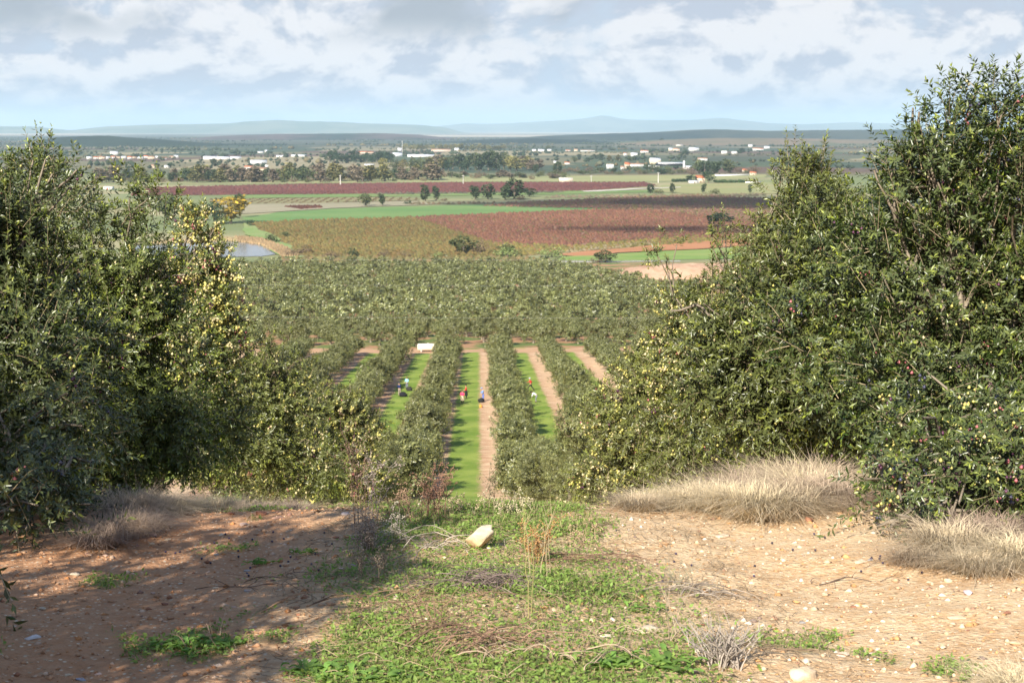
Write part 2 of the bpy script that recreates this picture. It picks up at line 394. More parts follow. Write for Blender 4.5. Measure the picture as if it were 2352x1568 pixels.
def limbs(r, base, lobes, tr=.062, nb=5):
    a = Acc(); base = np.array(base, float)
    cen = np.mean([l[:3] for l in lobes], 0)
    fork = base*.55+cen*.45; fork[2] = base[2]+min(.9, (cen[2]-base[2])*.5)
    def curve(p, q, n_=6, w_=.055):
        t = np.linspace(0, 1, n_)[:, None]; s_ = np.linalg.norm(q-p)
        off = np.sin(t*pi)*r.normal(0, w_*s_, 3)[None]*.8+np.sin(t*2*pi)*r.normal(0, w_*s_*.5, 3)[None]
        return p+(q-p)*t+off
    c = curve(base-[0, 0, .15], fork); a.tube(c, np.linspace(tr*1.5, tr*.9, len(c)), 9)
    for l in lobes:
        q = np.array(l[:3]); c = curve(fork, q, 7); f_ = min(1., .25+l[3]); a.tube(c, np.linspace(tr*.75*f_, tr*.22*f_, 7), 6)
        for _ in range(nb):
            e = q+unit(r.normal(size=3)+[0, 0, .35])*l[3]*r.uniform(.7, 1.05)
            c2 = curve(c[r.integers(3, 7)], e, 5); a.tube(c2, np.linspace(tr*.22, .006, 5), 4, cap=False)
    return a
YEL = np.array([.56, .50, .15]); PNK = np.array([.42, .13, .14]); PUR = np.array([.10, .035, .07]); BLU = np.array([.06, .06, .10]); CRM = np.array([.62, .53, .29])
def fruit(r, parent, Q, n_, probs, size=.0095, gr=(.9,), mesh='oct'):
    n_ = int(n_*1.7); size = size*1.08; k_ = r.choice(len(Q), max(1, n_//4)); k_ = np.repeat(k_, 4)
    t = r.uniform(0, .8, len(k_))[:, None]
    C = Q[k_, 1]*(1-t)+Q[k_, 3]*t+r.normal(0, .018, (len(k_), 3))-[0, 0, .018]
    pal = np.stack([YEL, CRM, PNK, PUR, BLU]); col = pal[r.choice(5, len(k_)//4 if len(k_) >= 4 else 1, p=probs).repeat(4)[:len(k_)]]*r.uniform(.75, 1.15, (len(k_), 1))
    s_ = size*r.uniform(.8, 1.2, (len(k_), 1)); R = np.concatenate([s_, s_, s_*1.2], 1)
    V, F, Cc = balls(C, R, col, mesh)
    o = mk('fruit', V, F, M_FRUIT, parent, True, Cc); o['kind'] = 'stuff'; return o
def near_tree(label, seed, base, lobes, n_sh, K=18, LL=.050, LW=.0165, sl=.20, cull=True, tr=.062, fr=None, group=None, sprouts=60, zmin=.06, inner=.22, basec=OL_BASE, tipc=OL_TIP, up=.45):
    if seed in (1, 6): basec = (.028, .050, .009)
    n_sh = int(n_sh*(1.22 if seed in (1, 6) else 1.08))
    r = np.random.default_rng(seed)
    bx, by = base; bz = float(gz(bx, by)); root = empty('olive_tree', (bx, by, bz)); O = np.array([bx, by, bz])
    tag(root, label, 'olive tree', group or 'big olive trees along the crest of the hill')
    LB = [(*(np.array(l[:3])-O), *l[3:]) for l in lobes]
    limbs(r, (0, 0, 0), LB, tr).build('trunk', M_BARK, root, True)
    P0, d, SC = lobe_points(r, LB, n_sh, 13, inner)
    keep = ((P0[:, 2]+bz) > gz(P0[:, 0]+bx, P0[:, 1]+by)+zmin) & ((d[:, 1] < .25) | (r.random(len(P0)) < (.22 if cull else 1.)))
    P0, d = P0[keep], d[keep]
    zc_ = np.mean([l[2] for l in LB])
    upw = np.clip(up+(P0[:, 2]-zc_)*.45, -.45, 1.)
    D = d*.8+np.stack([0*upw, 0*upw, upw], 1)+r.normal(0, .30, d.shape)
    V, F, C, Q = shoots(r, P0, D, sl*r.uniform(.6, 1.35, len(P0)), K, LL, LW, basec, tipc)
    # upright sprays that break the outline
    top = P0[:, 2] > np.quantile(P0[:, 2], .55)
    ii = np.where(top)[0]; ii = r.choice(ii, min(sprouts, len(ii)))
    V2, F2, C2, Q2 = shoots(r, P0[ii], d[ii]*.35+[0, 0, 1.1]+r.normal(0, .18, (len(ii), 3)), r.uniform(.16, .42, len(ii)), 22, LL*.95, LW, np.array(basec)*1.25, tipc, .04)
    o = mk('crown', np.concatenate([V, V2]), np.concatenate([F, F2+len(V)]), M_LEAF, root, False, np.concatenate([C, C2]))
    tw = np.concatenate([Q[::4], Q2])[:, [0, 2, 3]]; V3, F3, C3 = prisms(tw, .0036*LL/.062, .0014*LL/.062, np.array([.34, .27, .17])*r.uniform(.5, 1.2, (len(tw), 1)))
    t_ = mk('twigs', V3, F3, M_TWIG, root, False, C3); t_['kind'] = 'stuff'
    for f in (fr or []):
        (cx, cy_, cz_, rr), num, probs, sz = f
        if rr > 90: sel = Q
        else:
            dd = np.linalg.norm((Q[:, 1]+O)-np.array([cx, cy_, cz_]), axis=1); sel = Q[dd < rr]
        if len(sel) > 4: fruit(r, root, sel, num, probs, sz)
    return root
def LBS(Y, *ls):
    out = []
    for l in ls:
        p_ = AT(l[0], l[1], Y+(l[3] if len(l) > 3 else 0)); out.append((p_[0], p_[1], p_[2], l[2]))
    return out
MIXR = [.35, .15, .2, .15, .15]; MIXP = [.10, .10, .25, .25, .30]; YL = [.62, .33, .03, .02, 0]
ALL = (0, 0, 0, 99)
def SP(px, py, Y, r_): p_ = AT(px, py, Y); return (p_[0], p_[1], p_[2], r_)
# right side
near_tree('tallest olive tree on the right, in front, speckled with purple and yellow olives', 1, (3.35, 10.1),
    LBS(9.9, (2200, 365, .40), (2110, 330, .27), (2335, 350, .43), (2060, 430, .24), (2180, 470, .46), (2150, 600, .60, .1), (2340, 600, .62), (2060, 770, .66, .2), (2260, 850, .75, -.1), (2070, 1050, .28, -1.5), (2160, 1070, .32, -1.6), (2330, 1020, .42, -1.5), (2250, 950, .42, -.9), (2250, 1110, .28, -1.8), (2035, 1120, .18, -1.8), (2110, 1160, .17, -1.9), (2180, 1175, .17, -1.9), (2330, 1130, .28, -1.8), (2070, 1110, .22, -1.9), (2110, 1205, .16, -2.15), (2060, 1195, .12, -2.1), (2180, 1200, .16, -2.1), (2520, 500, .7, .2), (2560, 950, .6)),
    9200, fr=[(ALL, 500, MIXP, .010), (SP(2150, 1100, 8.2, .8), 420, MIXR, .010), (SP(2330, 950, 9.4, .8), 420, [.6, .15, .1, .1, .05], .010)], sprouts=170)
near_tree('broad low olive tree behind the dry grass bank, left of the tallest right one', 2, (2.55, 12.4),
    LBS(12.3, (1810, 800, .60), (1690, 830, .42), (1900, 900, .62), (1650, 930, .36), (1950, 640, .66), (1740, 960, .42), (1600, 700, .20), (2000, 900, .6)),
    5600, LL=.056, LW=.0175, fr=[(ALL, 500, YL, .011), (ALL, 160, MIXP, .011)], sprouts=110, basec=(.056, .078, .011))
near_tree('slender upright olive tree rising behind the low one on the right', 3, (3.0, 15.6),
    LBS(15.6, (1830, 440, .36), (1870, 520, .46), (1800, 560, .38), (1850, 650, .5), (1800, 760, .55), (1900, 900, .7)),
    4200, LL=.062, LW=.0175, sprouts=120, basec=(.098, .112, .024), fr=[(ALL, 60, MIXR, .012)])
near_tree('olive tree with bare leaning top twigs, heavy with yellow olives on the right', 4, (2.9, 18.6),
    LBS(18.6, (1535, 590, .20), (1660, 560, .20), (1560, 720, .30), (1640, 700, .42), (1580, 850, .48), (1530, 950, .40), (1620, 980, .6), (1700, 850, .6), (1560, 1050, .45), (1700, 650, .34), (1745, 580, .26), (1600, 800, .5)),
    4600, LL=.068, LW=.0185, tr=.032, fr=[(ALL, 900, YL, .015), (SP(1560, 800, 18.4, .8), 3000, YL, .0155)], sprouts=90, basec=(.098, .112, .024))
near_tree('yellow-flecked olive tree at the right edge of the crest, beside the gravel', 5, (3.0, 24.0),
    LBS(23.5, (1480, 900, .62), (1430, 990, .55), (1540, 860, .6), (1500, 1040, .75), (1400, 1080, .5), (1600, 1000, .8), (1370, 1130, .5)),
    4300, LL=.08, LW=.022, sl=.26, fr=[(ALL, 4200, YL, .019)], sprouts=40, basec=(.125, .13, .032))
# left side
near_tree('large dark olive tree at the left edge, reaching down to the track', 6, (-3.9, 10.6),
    LBS(10.6, (40, 505, .44), (120, 400, .18), (-70, 580, .5), (10, 660, .6), (110, 640, .30), (-20, 860, .8), (110, 850, .5), (40, 1040, .46, -1.6), (110, 1170, .24, -2.6), (-100, 1050, .5, -1.2), (150, 980, .36, -1.0), (30, 900, .55, -.7), (30, 1170, .32, -2.6), (20, 760, .5, -.3), (140, 1090, .28, -2.2), (-250, 700, .7)),
    8200, fr=[(ALL, 420, MIXR, .010), (SP(60, 950, 10.2, .6), 220, MIXP, .010)], sprouts=170)
near_tree('olive tree behind the dark left one, thick with light green shoots', 7, (-3.55, 13.8),
    LBS(13.6, (305, 495, .36), (240, 610, .48), (350, 650, .42), (300, 790, .60), (200, 800, .6), (410, 780, .36), (300, 960, .62), (180, 1000, .6), (420, 980, .36), (100, 500, .5)),
    5600, LL=.058, LW=.018, fr=[(ALL, 420, YL, .0115), (SP(400, 720, 13.4, .5), 350, YL, .0115)], sprouts=130, basec=(.060, .080, .012))
near_tree('olive tree with yellow fruit hanging above the pond view on the left', 8, (-3.6, 17.2),
    LBS(17.2, (450, 540, .27), (510, 600, .22), (430, 650, .42), (480, 720, .36), (430, 800, .5), (490, 860, .34), (400, 950, .6), (500, 980, .42), (300, 900, .7)),
    5000, LL=.064, LW=.0175, fr=[(SP(450, 620, 17, .8), 2200, YL, .0148), (SP(500, 780, 17, .7), 2000, YL, .0148), (ALL, 500, YL, .0145)], sprouts=110, basec=(.066, .086, .014))
near_tree('dusky olive tree low behind the dry grass on the left of the crest', 9, (-4.3, 24.5),
    LBS(24.0, (560, 900, .6), (620, 830, .4), (640, 960, .6), (540, 1030, .8), (690, 1050, .6), (450, 950, .8), (680, 880, .35)),
    4300, LL=.08, LW=.022, sl=.26, fr=[(ALL, 1500, YL, .018)], sprouts=60, basec=(.098, .112, .024))
near_tree('olive tree bright with clusters of yellow olives, left of the grass crest', 10, (-4.0, 31.0),
    LBS(31.0, (760, 1000, .8), (700, 1060, .85), (800, 930, .35), (800, 1080, .65), (640, 1010, .8), (720, 930, .5)),
    4000, LL=.10, LW=.027, sl=.3, fr=[(ALL, 4000, YL, .024)], sprouts=30, basec=(.13, .135, .035))
near_tree('olive tree outside the left edge, one branch hanging over the track', 11, (-4.9, 5.2),
    [(-4.9, 5.4, gz(-4.9, 5.2)+1.9, 1.25), (-4.6, 6.8, gz(-4.6, 6)+1.3, .9), (-5.8, 6.4, gz(-5, 6)+2.2, 1.1), (-3.9, 5.6, gz(-4, 6)+2.7, .7), (-3.3, 4.9, gz(-4, 5)+2.2, .72), (-4.0, 4.4, gz(-4, 5)+2.5, .7), (-3.1, 6.1, float(AT(-330, 1270, 6.1)[2]), .38), (-2.4, 6.1, float(AT(-330, 1270, 6.1)[2]), .22), (-1.98, 6.1, float(AT(20, 1310, 6.1)[2]), .17), (-1.96, 6.0, float(AT(20, 1410, 6.0)[2]), .14)],
    4200, sprouts=20, up=.2, cull=False, LL=.07, LW=.022, K=14)
near_tree('olive tree behind the viewer on the left, shading the lower track', 12, (-4.6, .8),
    [(-4.6, .8, gz(-4, 1)+1.9, 1.3), (-3.2, 1.7, gz(-4, 1)+2.4, .85), (-5.0, .4, gz(-4, 1)+2.4, .8), (-3.2, 2.6, gz(-4, 1)+2.4, .8), (-2.8, 3.5, gz(-4, 3)+2.45, .8), (-2.5, 4.3, gz(-4, 4)+2.6, .5)],
    1700, LL=.15, LW=.05, sl=.34, K=12, sprouts=10, cull=False)

# ------------------------------------------------------------------ olive trees of the groves (shared meshes)
def olive_proto(seed, n_sh, K, LL, LW, sl, yel=.0, basec=(.145, .148, .048), tipc=(.34, .32, .11)):
    r = np.random.default_rng(seed)
    root = empty('olive_tree')
    lobes = [(0, 0, 2.3, 1.75, 1.6)]+[(1.3*cos(a)*r.uniform(.7, 1.1), 1.3*sin(a)*r.uniform(.7, 1.1), r.uniform(1.3, 2.9), r.uniform(.8, 1.15)) for a in np.arange(6)*pi/3]
    a = limbs(r, (0, 0, 0), [(0, 0, 2.2, .8), (.9, .3, 2.3, .6), (-.8, .5, 2.2, .6), (.1, -.9, 2.1, .6)], .16, 2); t = a.build('trunk', M_BARK, root, True)
    P0, d, _ = lobe_points(r, lobes, n_sh, 8, .15)
    keep = P0[:, 2] > .35; P0, d = P0[keep], d[keep]
    D = d*.8+[0, 0, .45]+r.normal(0, .3, d.shape)
    V, F, C, Q = shoots(r, P0, D, sl*r.uniform(.7, 1.3, len(P0)), K, LL, LW, basec, tipc, .15, jit=.2, O=d, ow=2.0)
    if yel:
        # olives by the thousand: small yellow fruit clusters
        kk = np.where(r.random(len(Q)) < yel)[0]; cc = Q[kk, 2]+r.normal(0, .06, (len(kk), 3)); cc = cc.repeat(3, 0)+r.normal(0, .07, (len(kk)*3, 3))
        Vb, Fb, Cb = balls(cc, np.full(len(cc), LL*.17), np.tile(YEL*.8, (len(cc), 1))*r.uniform(.7, 1.1, (len(cc), 1)), 'oct')
        f = mk('fruit', Vb, Fb, M_FRUIT, root, False, Cb); f['kind'] = 'stuff'; extra = [f]
    else: extra = []
    c_ = mk('crown', V, F, M_LEAF, root, False, C)
    return root, [t, c_]+extra
protoN = [olive_proto(101+i, 1700, 14, .12, .042, .34, .06) for i in range(2)]
protoR = [olive_proto(111+i, 760, 8, .26, .105, .42, .05*(i % 2)) for i in range(4)]
used = set()
def put_olive(protos, x, y, sc, label, group):
    i_ = random.randrange(len(protos)); root, kids = protos[i_]
    z = float(gz(x, y)); rz = random.uniform(0, 2*pi)
    s3 = (sc*random.uniform(.93, 1.1), sc*random.uniform(.93, 1.1), sc*random.uniform(.88, 1.12))
    if id(root) not in used:
        used.add(id(root)); root.location = (x, y, z); root.rotation_euler = (0, 0, rz); root.scale = s3; o = root
    else: o = copy_tree(root, kids, (x, y, z), rz, s3)
    return tag(o, label, 'olive tree', group)
def ordinal(n_):
    if 10 <= n_ % 100 <= 20: s_ = 'th'
    else: s_ = {1: 'st', 2: 'nd', 3: 'rd'}.get(n_ % 10, 'th')
    return '%d%s' % (n_, s_)
ROWN = {-3: 'outermost row on the left', -2: 'third row left of the alley', -1: 'second row left of the alley', 0: 'row just left of the central alley',
        1: 'row just right of the central alley', 2: 'second row right of the alley', 3: 'third row right of the alley', 4: 'outermost row on the right'}
count = 0
for kx in range(-3, 5):
    X0 = -5.1+8.25*kx
    y0 = {0: 37.5, 1: 30.5}.get(kx, 95 if kx in (-1, 2) else 125)
    ys = np.arange(y0, 272, 5.4)
    lst = []
    for y in ys:
        px = 1099+X0*FPX/y
        if -100 < px < 2400 and not (kx not in (0, 1) and (px < 560 or px > 1560)): lst.append(y)
    for q, y in enumerate(lst[::-1]):
        yy = y+random.uniform(-.5, .5); sc = (.93 if yy > 70 else .86)*random.uniform(.86, 1.10)
        if kx == 1 and yy < 75: sc = .68 if yy < 60 else .8
        if kx == 0 and yy < 62: sc = .76
        put_olive(protoN if yy < 75 else protoR, X0+(.2 if kx == 1 else 0)+random.uniform(-.25, .25), yy, sc, 'olive tree, %s from the far end of the %s' % (ordinal(q+1), ROWN[kx]), 'olive trees in straight rows below the hill'); count += 1
# second grove: staggered planting up to the fields
g2 = []
ang = RAD(14)
for a_ in np.arange(-90, 90):
    for b_ in np.arange(-20, 110):
        u_, v_ = a_*7.5, b_*7.5+(a_ % 2)*3.7
        x = u_*cos(ang)-v_*sin(ang)+random.uniform(-.9, .9)+80; y = 289+u_*sin(ang)*.6+v_*cos(ang)+random.uniform(-.9, .9)
        if y < 288 or y > 690: continue
        px = 1099+x*FPX/y
        if px < 460 or px > 1600: continue
        lim = 1300+(y-672)*-.62
        if y > 520 and px > 1310+(672-y)*1.55: continue
        g2.append((y, x))
g2.sort()
nind = max(0, 296-count)
rown = {}
for q, (y, x) in enumerate(g2[:nind]):
    put_olive(protoR, x, y, 1.0, 'olive tree across the dirt track, %s from the left along the near edge' % ordinal(1+sorted(range(nind), key=lambda t: g2[t][1]).index(q)), 'olive trees at the near edge of the second grove')
def grove_mesh(pts, n_sh, K, name, label, basec, tipc):
    vs_, fs_, cs_ = [], [], []; nb = 0
    variants = []
    for s_ in range(6):
        r = np.random.default_rng(300+s_)
        lobes = [(0, 0, 2.2, 1.8, 1.55)]+[(1.4*cos(a), 1.4*sin(a), r.uniform(1.3, 2.9), .95) for a in r.uniform(0, 2*pi, 5)]
        P0, d, _ = lobe_points(r, lobes, n_sh, 6, .1)
        V, F, C, Q = shoots(r, P0, d*.8+[0, 0, .5]+r.normal(0, .3, d.shape), .55*np.ones(len(P0)), K, .66, .40, basec, tipc, .1, jit=.12, O=d, ow=3.)
        tr = prisms(np.array([[[0, 0, -.3], [0, 0, 1.], [0.2, 0, 2.]]]), .2, .1, (.12, .10, .07))
        variants.append((np.concatenate([V, tr[0]]), np.concatenate([F, tr[1]+len(V)]), np.concatenate([C, tr[2]])))
    for y, x in pts:
        V, F, C = variants[random.randrange(6)]
        a = random.uniform(0, 2*pi); s_ = random.uniform(.80, 1.18); ca, sa = cos(a)*s_, sin(a)*s_
        vs_.append(np.stack([V[:, 0]*ca-V[:, 1]*sa+x, V[:, 0]*sa+V[:, 1]*ca+y, V[:, 2]*s_*random.uniform(.92, 1.15)+float(gz(x, y))], 1)); fs_.append(F+nb); cs_.append(C*random.uniform(.68, 1.38)); nb += len(V)
    o = mk(name, np.concatenate(vs_), np.concatenate(fs_), M_LEAF, None, False, np.concatenate(cs_))
    return tag(o, label, 'olive grove', None, 'stuff')
grove_mesh(g2[nind:], 54, 5, 'olive_grove', 'dense second grove of silvery olive trees filling the valley below the rows', (.140, .148, .050), (.33, .33, .12))


# ------------------------------------------------------------------ hills
def hill(name, label, D_, pts, col, woods=None, rough=0.):
    px = np.array([q[0] for q in pts], float); py = np.array([q[1] for q in pts], float)
    xs = np.linspace(px[0], px[-1], 180)
    tops = np.interp(xs, px, py); ker = np.hanning(9); ker /= ker.sum(); tops = np.convolve(np.pad(tops, 4, 'edge'), ker, 'valid')
    tops += (fbm(xs*.05, xs*0+D_*.001, 31)-.5)*rough
    e = np.minimum(sst(xs, xs[0], xs[0]+60), 1-sst(xs, xs[-1]-60, xs[-1]))
    T = np.array([AT(a, b, D_) for a, b in zip(xs, tops)])
    h = np.maximum(T[:, 2], 1)*e
    t = np.linspace(-1, 1, 25); W = D_*.13
    V = np.zeros((25, len(xs), 3))
    for q, tt in enumerate(t):
        prof = (1-tt*tt)**1.3
        V[q, :, 0] = T[:, 0]*(1+tt*.13); V[q, :, 1] = D_+W*tt; V[q, :, 2] = -3+(h+3)*prof*(1+.18*(fbm(xs*.03, xs*0+tt*3, 33)-.5)*(abs(tt) > .05))
    m_ = len(xs); i, j = np.meshgrid(np.arange(m_-1), np.arange(24)); b_ = (j*m_+i).ravel()
    mt, k = mat(name+'_land')
    p = k.pos()
    nz = k.noise(.0016, k.scale(p, (1., .45, 2.)), 6., .6)
    c = k.mix(k.step(nz, .42, .58), col, woods or col)
    k.out(k.pbr(c, .95, .05))
    return tag(mk(name, V.reshape(-1, 3), np.stack([b_, b_+1, b_+m_+1, b_+m_], 1), mt, None, True), label, None, None, 'structure')
hill('mountains', 'far pale blue mountain ridge on the left of the horizon', 24000, [(-200, 292), (0, 290), (80, 291), (160, 300), (230, 292), (330, 287), (450, 285), (520, 284), (570, 279), (640, 276), (700, 279), (780, 280), (840, 284), (900, 285), (960, 287), (1020, 293), (1080, 299)], (.10, .13, .07), (.16, .17, .10))
hill('mountains', 'farthest faint mountains with one pointed peak', 34000, [(930, 297), (1010, 290), (1060, 284), (1110, 285), (1180, 283), (1240, 279), (1330, 274), (1362, 270), (1385, 263), (1408, 270), (1450, 275), (1530, 276), (1590, 276), (1650, 270), (1700, 276), (1760, 283), (1850, 286), (1950, 281), (2050, 284), (2200, 288), (2450, 292)], (.10, .12, .07), (.15, .16, .10))
hill('hill', 'low dark wooded hill on the left of the plain', 6200, [(60, 322), (160, 314), (230, 312), (300, 316), (380, 321), (460, 328), (560, 334), (680, 341)], (.018, .03, .018), (.025, .038, .022))
hill('hill', 'long low wooded rise in the middle distance', 9800, [(420, 318), (540, 311), (640, 308), (760, 307), (860, 306), (950, 309), (1010, 315), (1080, 321)], (.025, .035, .022), (.10, .07, .06))
hill('hill', 'dark blue wooded hills on the right horizon', 9300, [(1120, 322), (1250, 312), (1400, 307), (1500, 304), (1580, 299), (1640, 297), (1750, 301), (1900, 299), (2050, 298), (2350, 302), (2500, 306)], (.02, .03, .022), (.05, .055, .035))
hill('hill', 'flat wooded rise before the right hills', 7300, [(1000, 329), (1100, 322), (1220, 318), (1340, 322), (1420, 328)], (.02, .03, .02))
hill('hill', 'gentle farmed slope below the right hills', 6600, [(1380, 330), (1500, 322), (1650, 317), (1800, 318), (2000, 321), (2300, 324), (2500, 330)], (.10, .11, .06), (.19, .14, .09))

# ------------------------------------------------------------------ fields and crops of the plain
def inpoly(x, y, poly):
    r_ = np.zeros(len(x), bool); j_ = len(poly)-1
    for i_ in range(len(poly)):
        xi, yi = poly[i_]; xj, yj = poly[j_]
        r_ ^= ((yi > y) != (yj > y)) & (x < (xj-xi)*(y-yi)/(yj-yi+1e-9)+xi); j_ = i_
    return r_
fz = [.06]
def field(name, label, pix, c1, c2, sc=.05, stripe=None, z=None):
    fz[0] += .03
    poly = [P(a, b) for a, b in pix]
    # wobbly border so the edges do not read as ruled
    V = []
    for (a, b), (c, d) in zip(poly, poly[1:]+poly[:1]):
        m_ = max(2, int(np.hypot(c-a, d-b)/18))
        for q in range(m_):
            t = q/m_; x = a+(c-a)*t; y = b+(d-b)*t
            V.append((x+(vn(x*.05, y*.05, 5)-.5)*6, y+(vn(x*.05, y*.05, 8)-.5)*14, fz[0]))
    me = bpy.data.meshes.new(name); me.from_pydata(V, [], [list(range(len(V)))]); me.update()
    m_, k = mat(name+'_soil'); p = k.pos()
    nz = k.noise(sc, k.scale(p, (.5, 1., 1.)), 6., .65)
    c = k.mix(k.step(nz, .33, .67), c1, c2)
    c = k.mix(k.step(k.noise(sc*7, p, 4., .7), .5, .8, 0, .4), c, tuple(v*.7 for v in c1))
    k.out(k.pbr(c, .95, .1)); me.materials.append(m_)
    if me.polygons[0].normal.z < 0: me.flip_normals()
    o = bpy.data.objects.new(name, me); COL.objects.link(o)
    return tag(o, label, None, None, 'structure')
def crop(name, label, pix, dx, dy, size, hgt, cols, shear=0., thin=.05, wts=None):
    poly = [P(a, b) for a, b in pix]; A_ = np.array(poly)
    x0, y0 = A_.min(0); x1, y1 = A_.max(0)
    gx_, gy_ = np.meshgrid(np.arange(x0-200, x1+200, dx), np.arange(y0, y1, dy))
    gx_ = gx_.ravel()+(gy_.ravel()-y0)*shear; gy_ = gy_.ravel()
    r = np.random.default_rng(len(pix)+int(dx*100)+int(abs(x0)))
    gx_ = gx_+r.normal(0, dx*.10, len(gx_)); gy_ = gy_+r.normal(0, dy*.16, len(gy_))
    kk = inpoly(gx_, gy_, poly) & (r.random(len(gx_)) > thin); gx_, gy_ = gx_[kk], gy_[kk]
    m_ = len(gx_); s_ = size*r.uniform(.75, 1.25, m_); h_ = hgt*r.uniform(.7, 1.25, m_)
    th = r.uniform(0, 2*pi, m_)
    V = np.zeros((m_, 6, 3))
    for q in range(5):
        a = th+q*2*pi/5; rr = s_*.5*r.uniform(.75, 1.2, m_)
        V[:, q] = np.stack([gx_+np.cos(a)*rr, gy_+np.sin(a)*rr, .15*h_*r.uniform(.3, 1.8, m_)], 1)
    V[:, 5] = np.stack([gx_+r.normal(0, .1, m_)*s_, gy_+r.normal(0, .1, m_)*s_, h_*.75], 1)
    b_ = np.arange(m_)[:, None]*6; F = np.concatenate([b_+[q, (q+1) % 5, 5] for q in range(5)])
    cols = np.array(cols); pick = r.choice(len(cols), m_, p=wts)
    zone = fbm(gx_*.012, gy_*.012, 41)
    c = cols[pick]*.45+cols.mean(0)*.55; c = c*r.uniform(.85, 1.15, (m_, 1)); c = c*(0.8+.4*zone[:, None])
    o = mk(name, V.reshape(-1, 3), F, M_FAR, None, False, np.repeat(c, 6, 0))
    return tag(o, label, 'crop', None, 'stuff')
BRN = (.16, .12, .045); OLV = (.12, .12, .04); RED = (.22, .095, .06); PUR_ = (.18, .07, .06); DKP = (.18, .085, .075); YLW = (.17, .15, .035)
F_brown = [(572, 514), (700, 507), (940, 500), (1125, 556), (1170, 592), (940, 596), (700, 590), (640, 548)]
field('field', 'brown-green orchard ground below the pond meadow', F_brown, (.22, .17, .08), (.15, .15, .05))
crop('orchard_rows', 'brown-green autumn orchard in front of the green meadow', F_brown, 4.4, 3.3, 3.0, 2.3, [BRN, OLV, (.16, .09, .035)], .35, wts=[.5, .3, .2])
F_red = [(940, 500), (1120, 492), (1390, 482), (1500, 484), (1735, 508), (1735, 548), (1480, 552), (1300, 566), (1130, 558)]
field('field', 'ground of the rust red orchard', F_red, (.30, .17, .12), (.24, .15, .09))
crop('orchard_rows', 'rust red orchard in the middle of the plain', F_red, 4.4, 3.4, 2.7, 2.2, [RED, (.20, .10, .06), PUR_, OLV], .35, wts=[.42, .25, .23, .10])
F_yel = [(1130, 558), (1300, 566), (1480, 552), (1735, 534), (1735, 548), (1600, 560), (1420, 570), (1280, 580), (1172, 592)]
field('field', 'yellow-green strip of low orchard', F_yel, (.22, .21, .08), (.26, .16, .08))
crop('orchard_rows', 'yellow-green orchard strip on the near side of the red one', F_yel, 4.2, 3.3, 2.8, 2.0, [YLW, OLV, RED], .35, wts=[.5, .35, .15])
F_dark = [(1100, 474), (1180, 467), (1400, 456), (1600, 449), (1740, 456), (1900, 462), (1900, 520), (1735, 508), (1500, 484), (1390, 480)]
field('field', 'ground of the purple-brown orchard', F_dark, (.20, .13, .09), (.17, .15, .08))
crop('orchard_rows', 'purple-brown orchard lying partly in cloud shadow', F_dark, 5.0, 4.2, 3.4, 2.3, [DKP, PUR_, OLV, BRN], .3, wts=[.42, .25, .18, .15])
F_green = [(552, 500), (640, 488), (760, 480), (1170, 469), (1395, 478), (1395, 482), (1120, 492), (940, 500), (700, 507), (574, 513)]
field('meadow', 'bright green meadow between the orchards', F_green, (.12, .215, .07), (.17, .25, .085), .02)
F_strip = [(380, 505), (560, 497), (640, 486), (560, 478), (400, 476)]
F_r1 = [(330, 432), (700, 424), (1100, 420), (1480, 420), (1510, 427), (1350, 438), (900, 445), (500, 448), (300, 450)]
field('field', 'ground of the long dark red orchard', F_r1, (.22, .12, .09), (.19, .13, .08))
crop('orchard_rows', 'long dark red orchard stretching across the plain', F_r1, 5.5, 5.0, 4.0, 2.3, [(.165, .06, .05), (.14, .06, .055), (.17, .08, .055)], .2, wts=[.5, .3, .2])
field('field', 'pale green field beyond the long red orchard', [(380, 424), (700, 414), (1000, 407), (1760, 401), (1760, 409), (1500, 418), (1100, 418), (700, 422)], (.24, .26, .11), (.32, .30, .15), .02)
field('meadow', 'green strip along the near side of the long red orchard', [(500, 449), (900, 446), (1350, 439), (1500, 437), (1500, 442), (1260, 447), (800, 453), (520, 457)], (.14, .22, .07), (.20, .25, .09), .02)
field('field', 'tan field right of the long red orchard', [(1520, 425), (1760, 419), (1900, 424), (1900, 446), (1600, 446), (1500, 441)], (.30, .27, .13), (.24, .26, .11), .02)
field('field', 'fallow strip with dry grass left of the meadow', [(500, 470), (800, 466), (960, 462), (1000, 470), (760, 479), (640, 487), (540, 492)], (.26, .24, .15), (.32, .28, .19), .03)
field('field', 'brown vineyard ground with thin rows', [(480, 458), (860, 454), (960, 456), (960, 461), (700, 468), (500, 469)], (.25, .20, .11), (.21, .21, .10), .03)
crop('vineyard_rows', 'thin rows of a brown vineyard beyond the meadow', [(480, 458), (860, 454), (960, 456), (960, 461), (700, 468), (500, 469)], 7., 3., 2.0, 1.6, [(.14, .09, .05), (.12, .10, .05)], .0)
crop('bramble_patch', 'dark red bramble patch in the fallow strip', [(655, 476), (700, 473), (735, 474), (740, 478), (690, 481)], 3., 3., 3.6, 2., [(.09, .035, .025), (.12, .05, .03)])
field('field', 'orange ploughed soil strip near the second grove', [(1290, 584), (1420, 571), (1600, 557), (1760, 545), (1760, 563), (1600, 572), (1420, 582), (1330, 590)], (.42, .20, .10), (.36, .17, .085), .03)
field('meadow', 'green grass strip behind the grove', [(1265, 602), (1290, 591), (1420, 584), (1600, 574), (1760, 566), (1760, 590), (1600, 598), (1400, 602)], (.15, .25, .06), (.24, .29, .09), .03)
field('farm_track', 'grey farm track skirting the far edge of the grove', [(1255, 606), (1262, 603), (1390, 603), (1560, 600), (1560, 602), (1395, 605), (1290, 607)], (.36, .33, .30), (.42, .39, .34), .1)
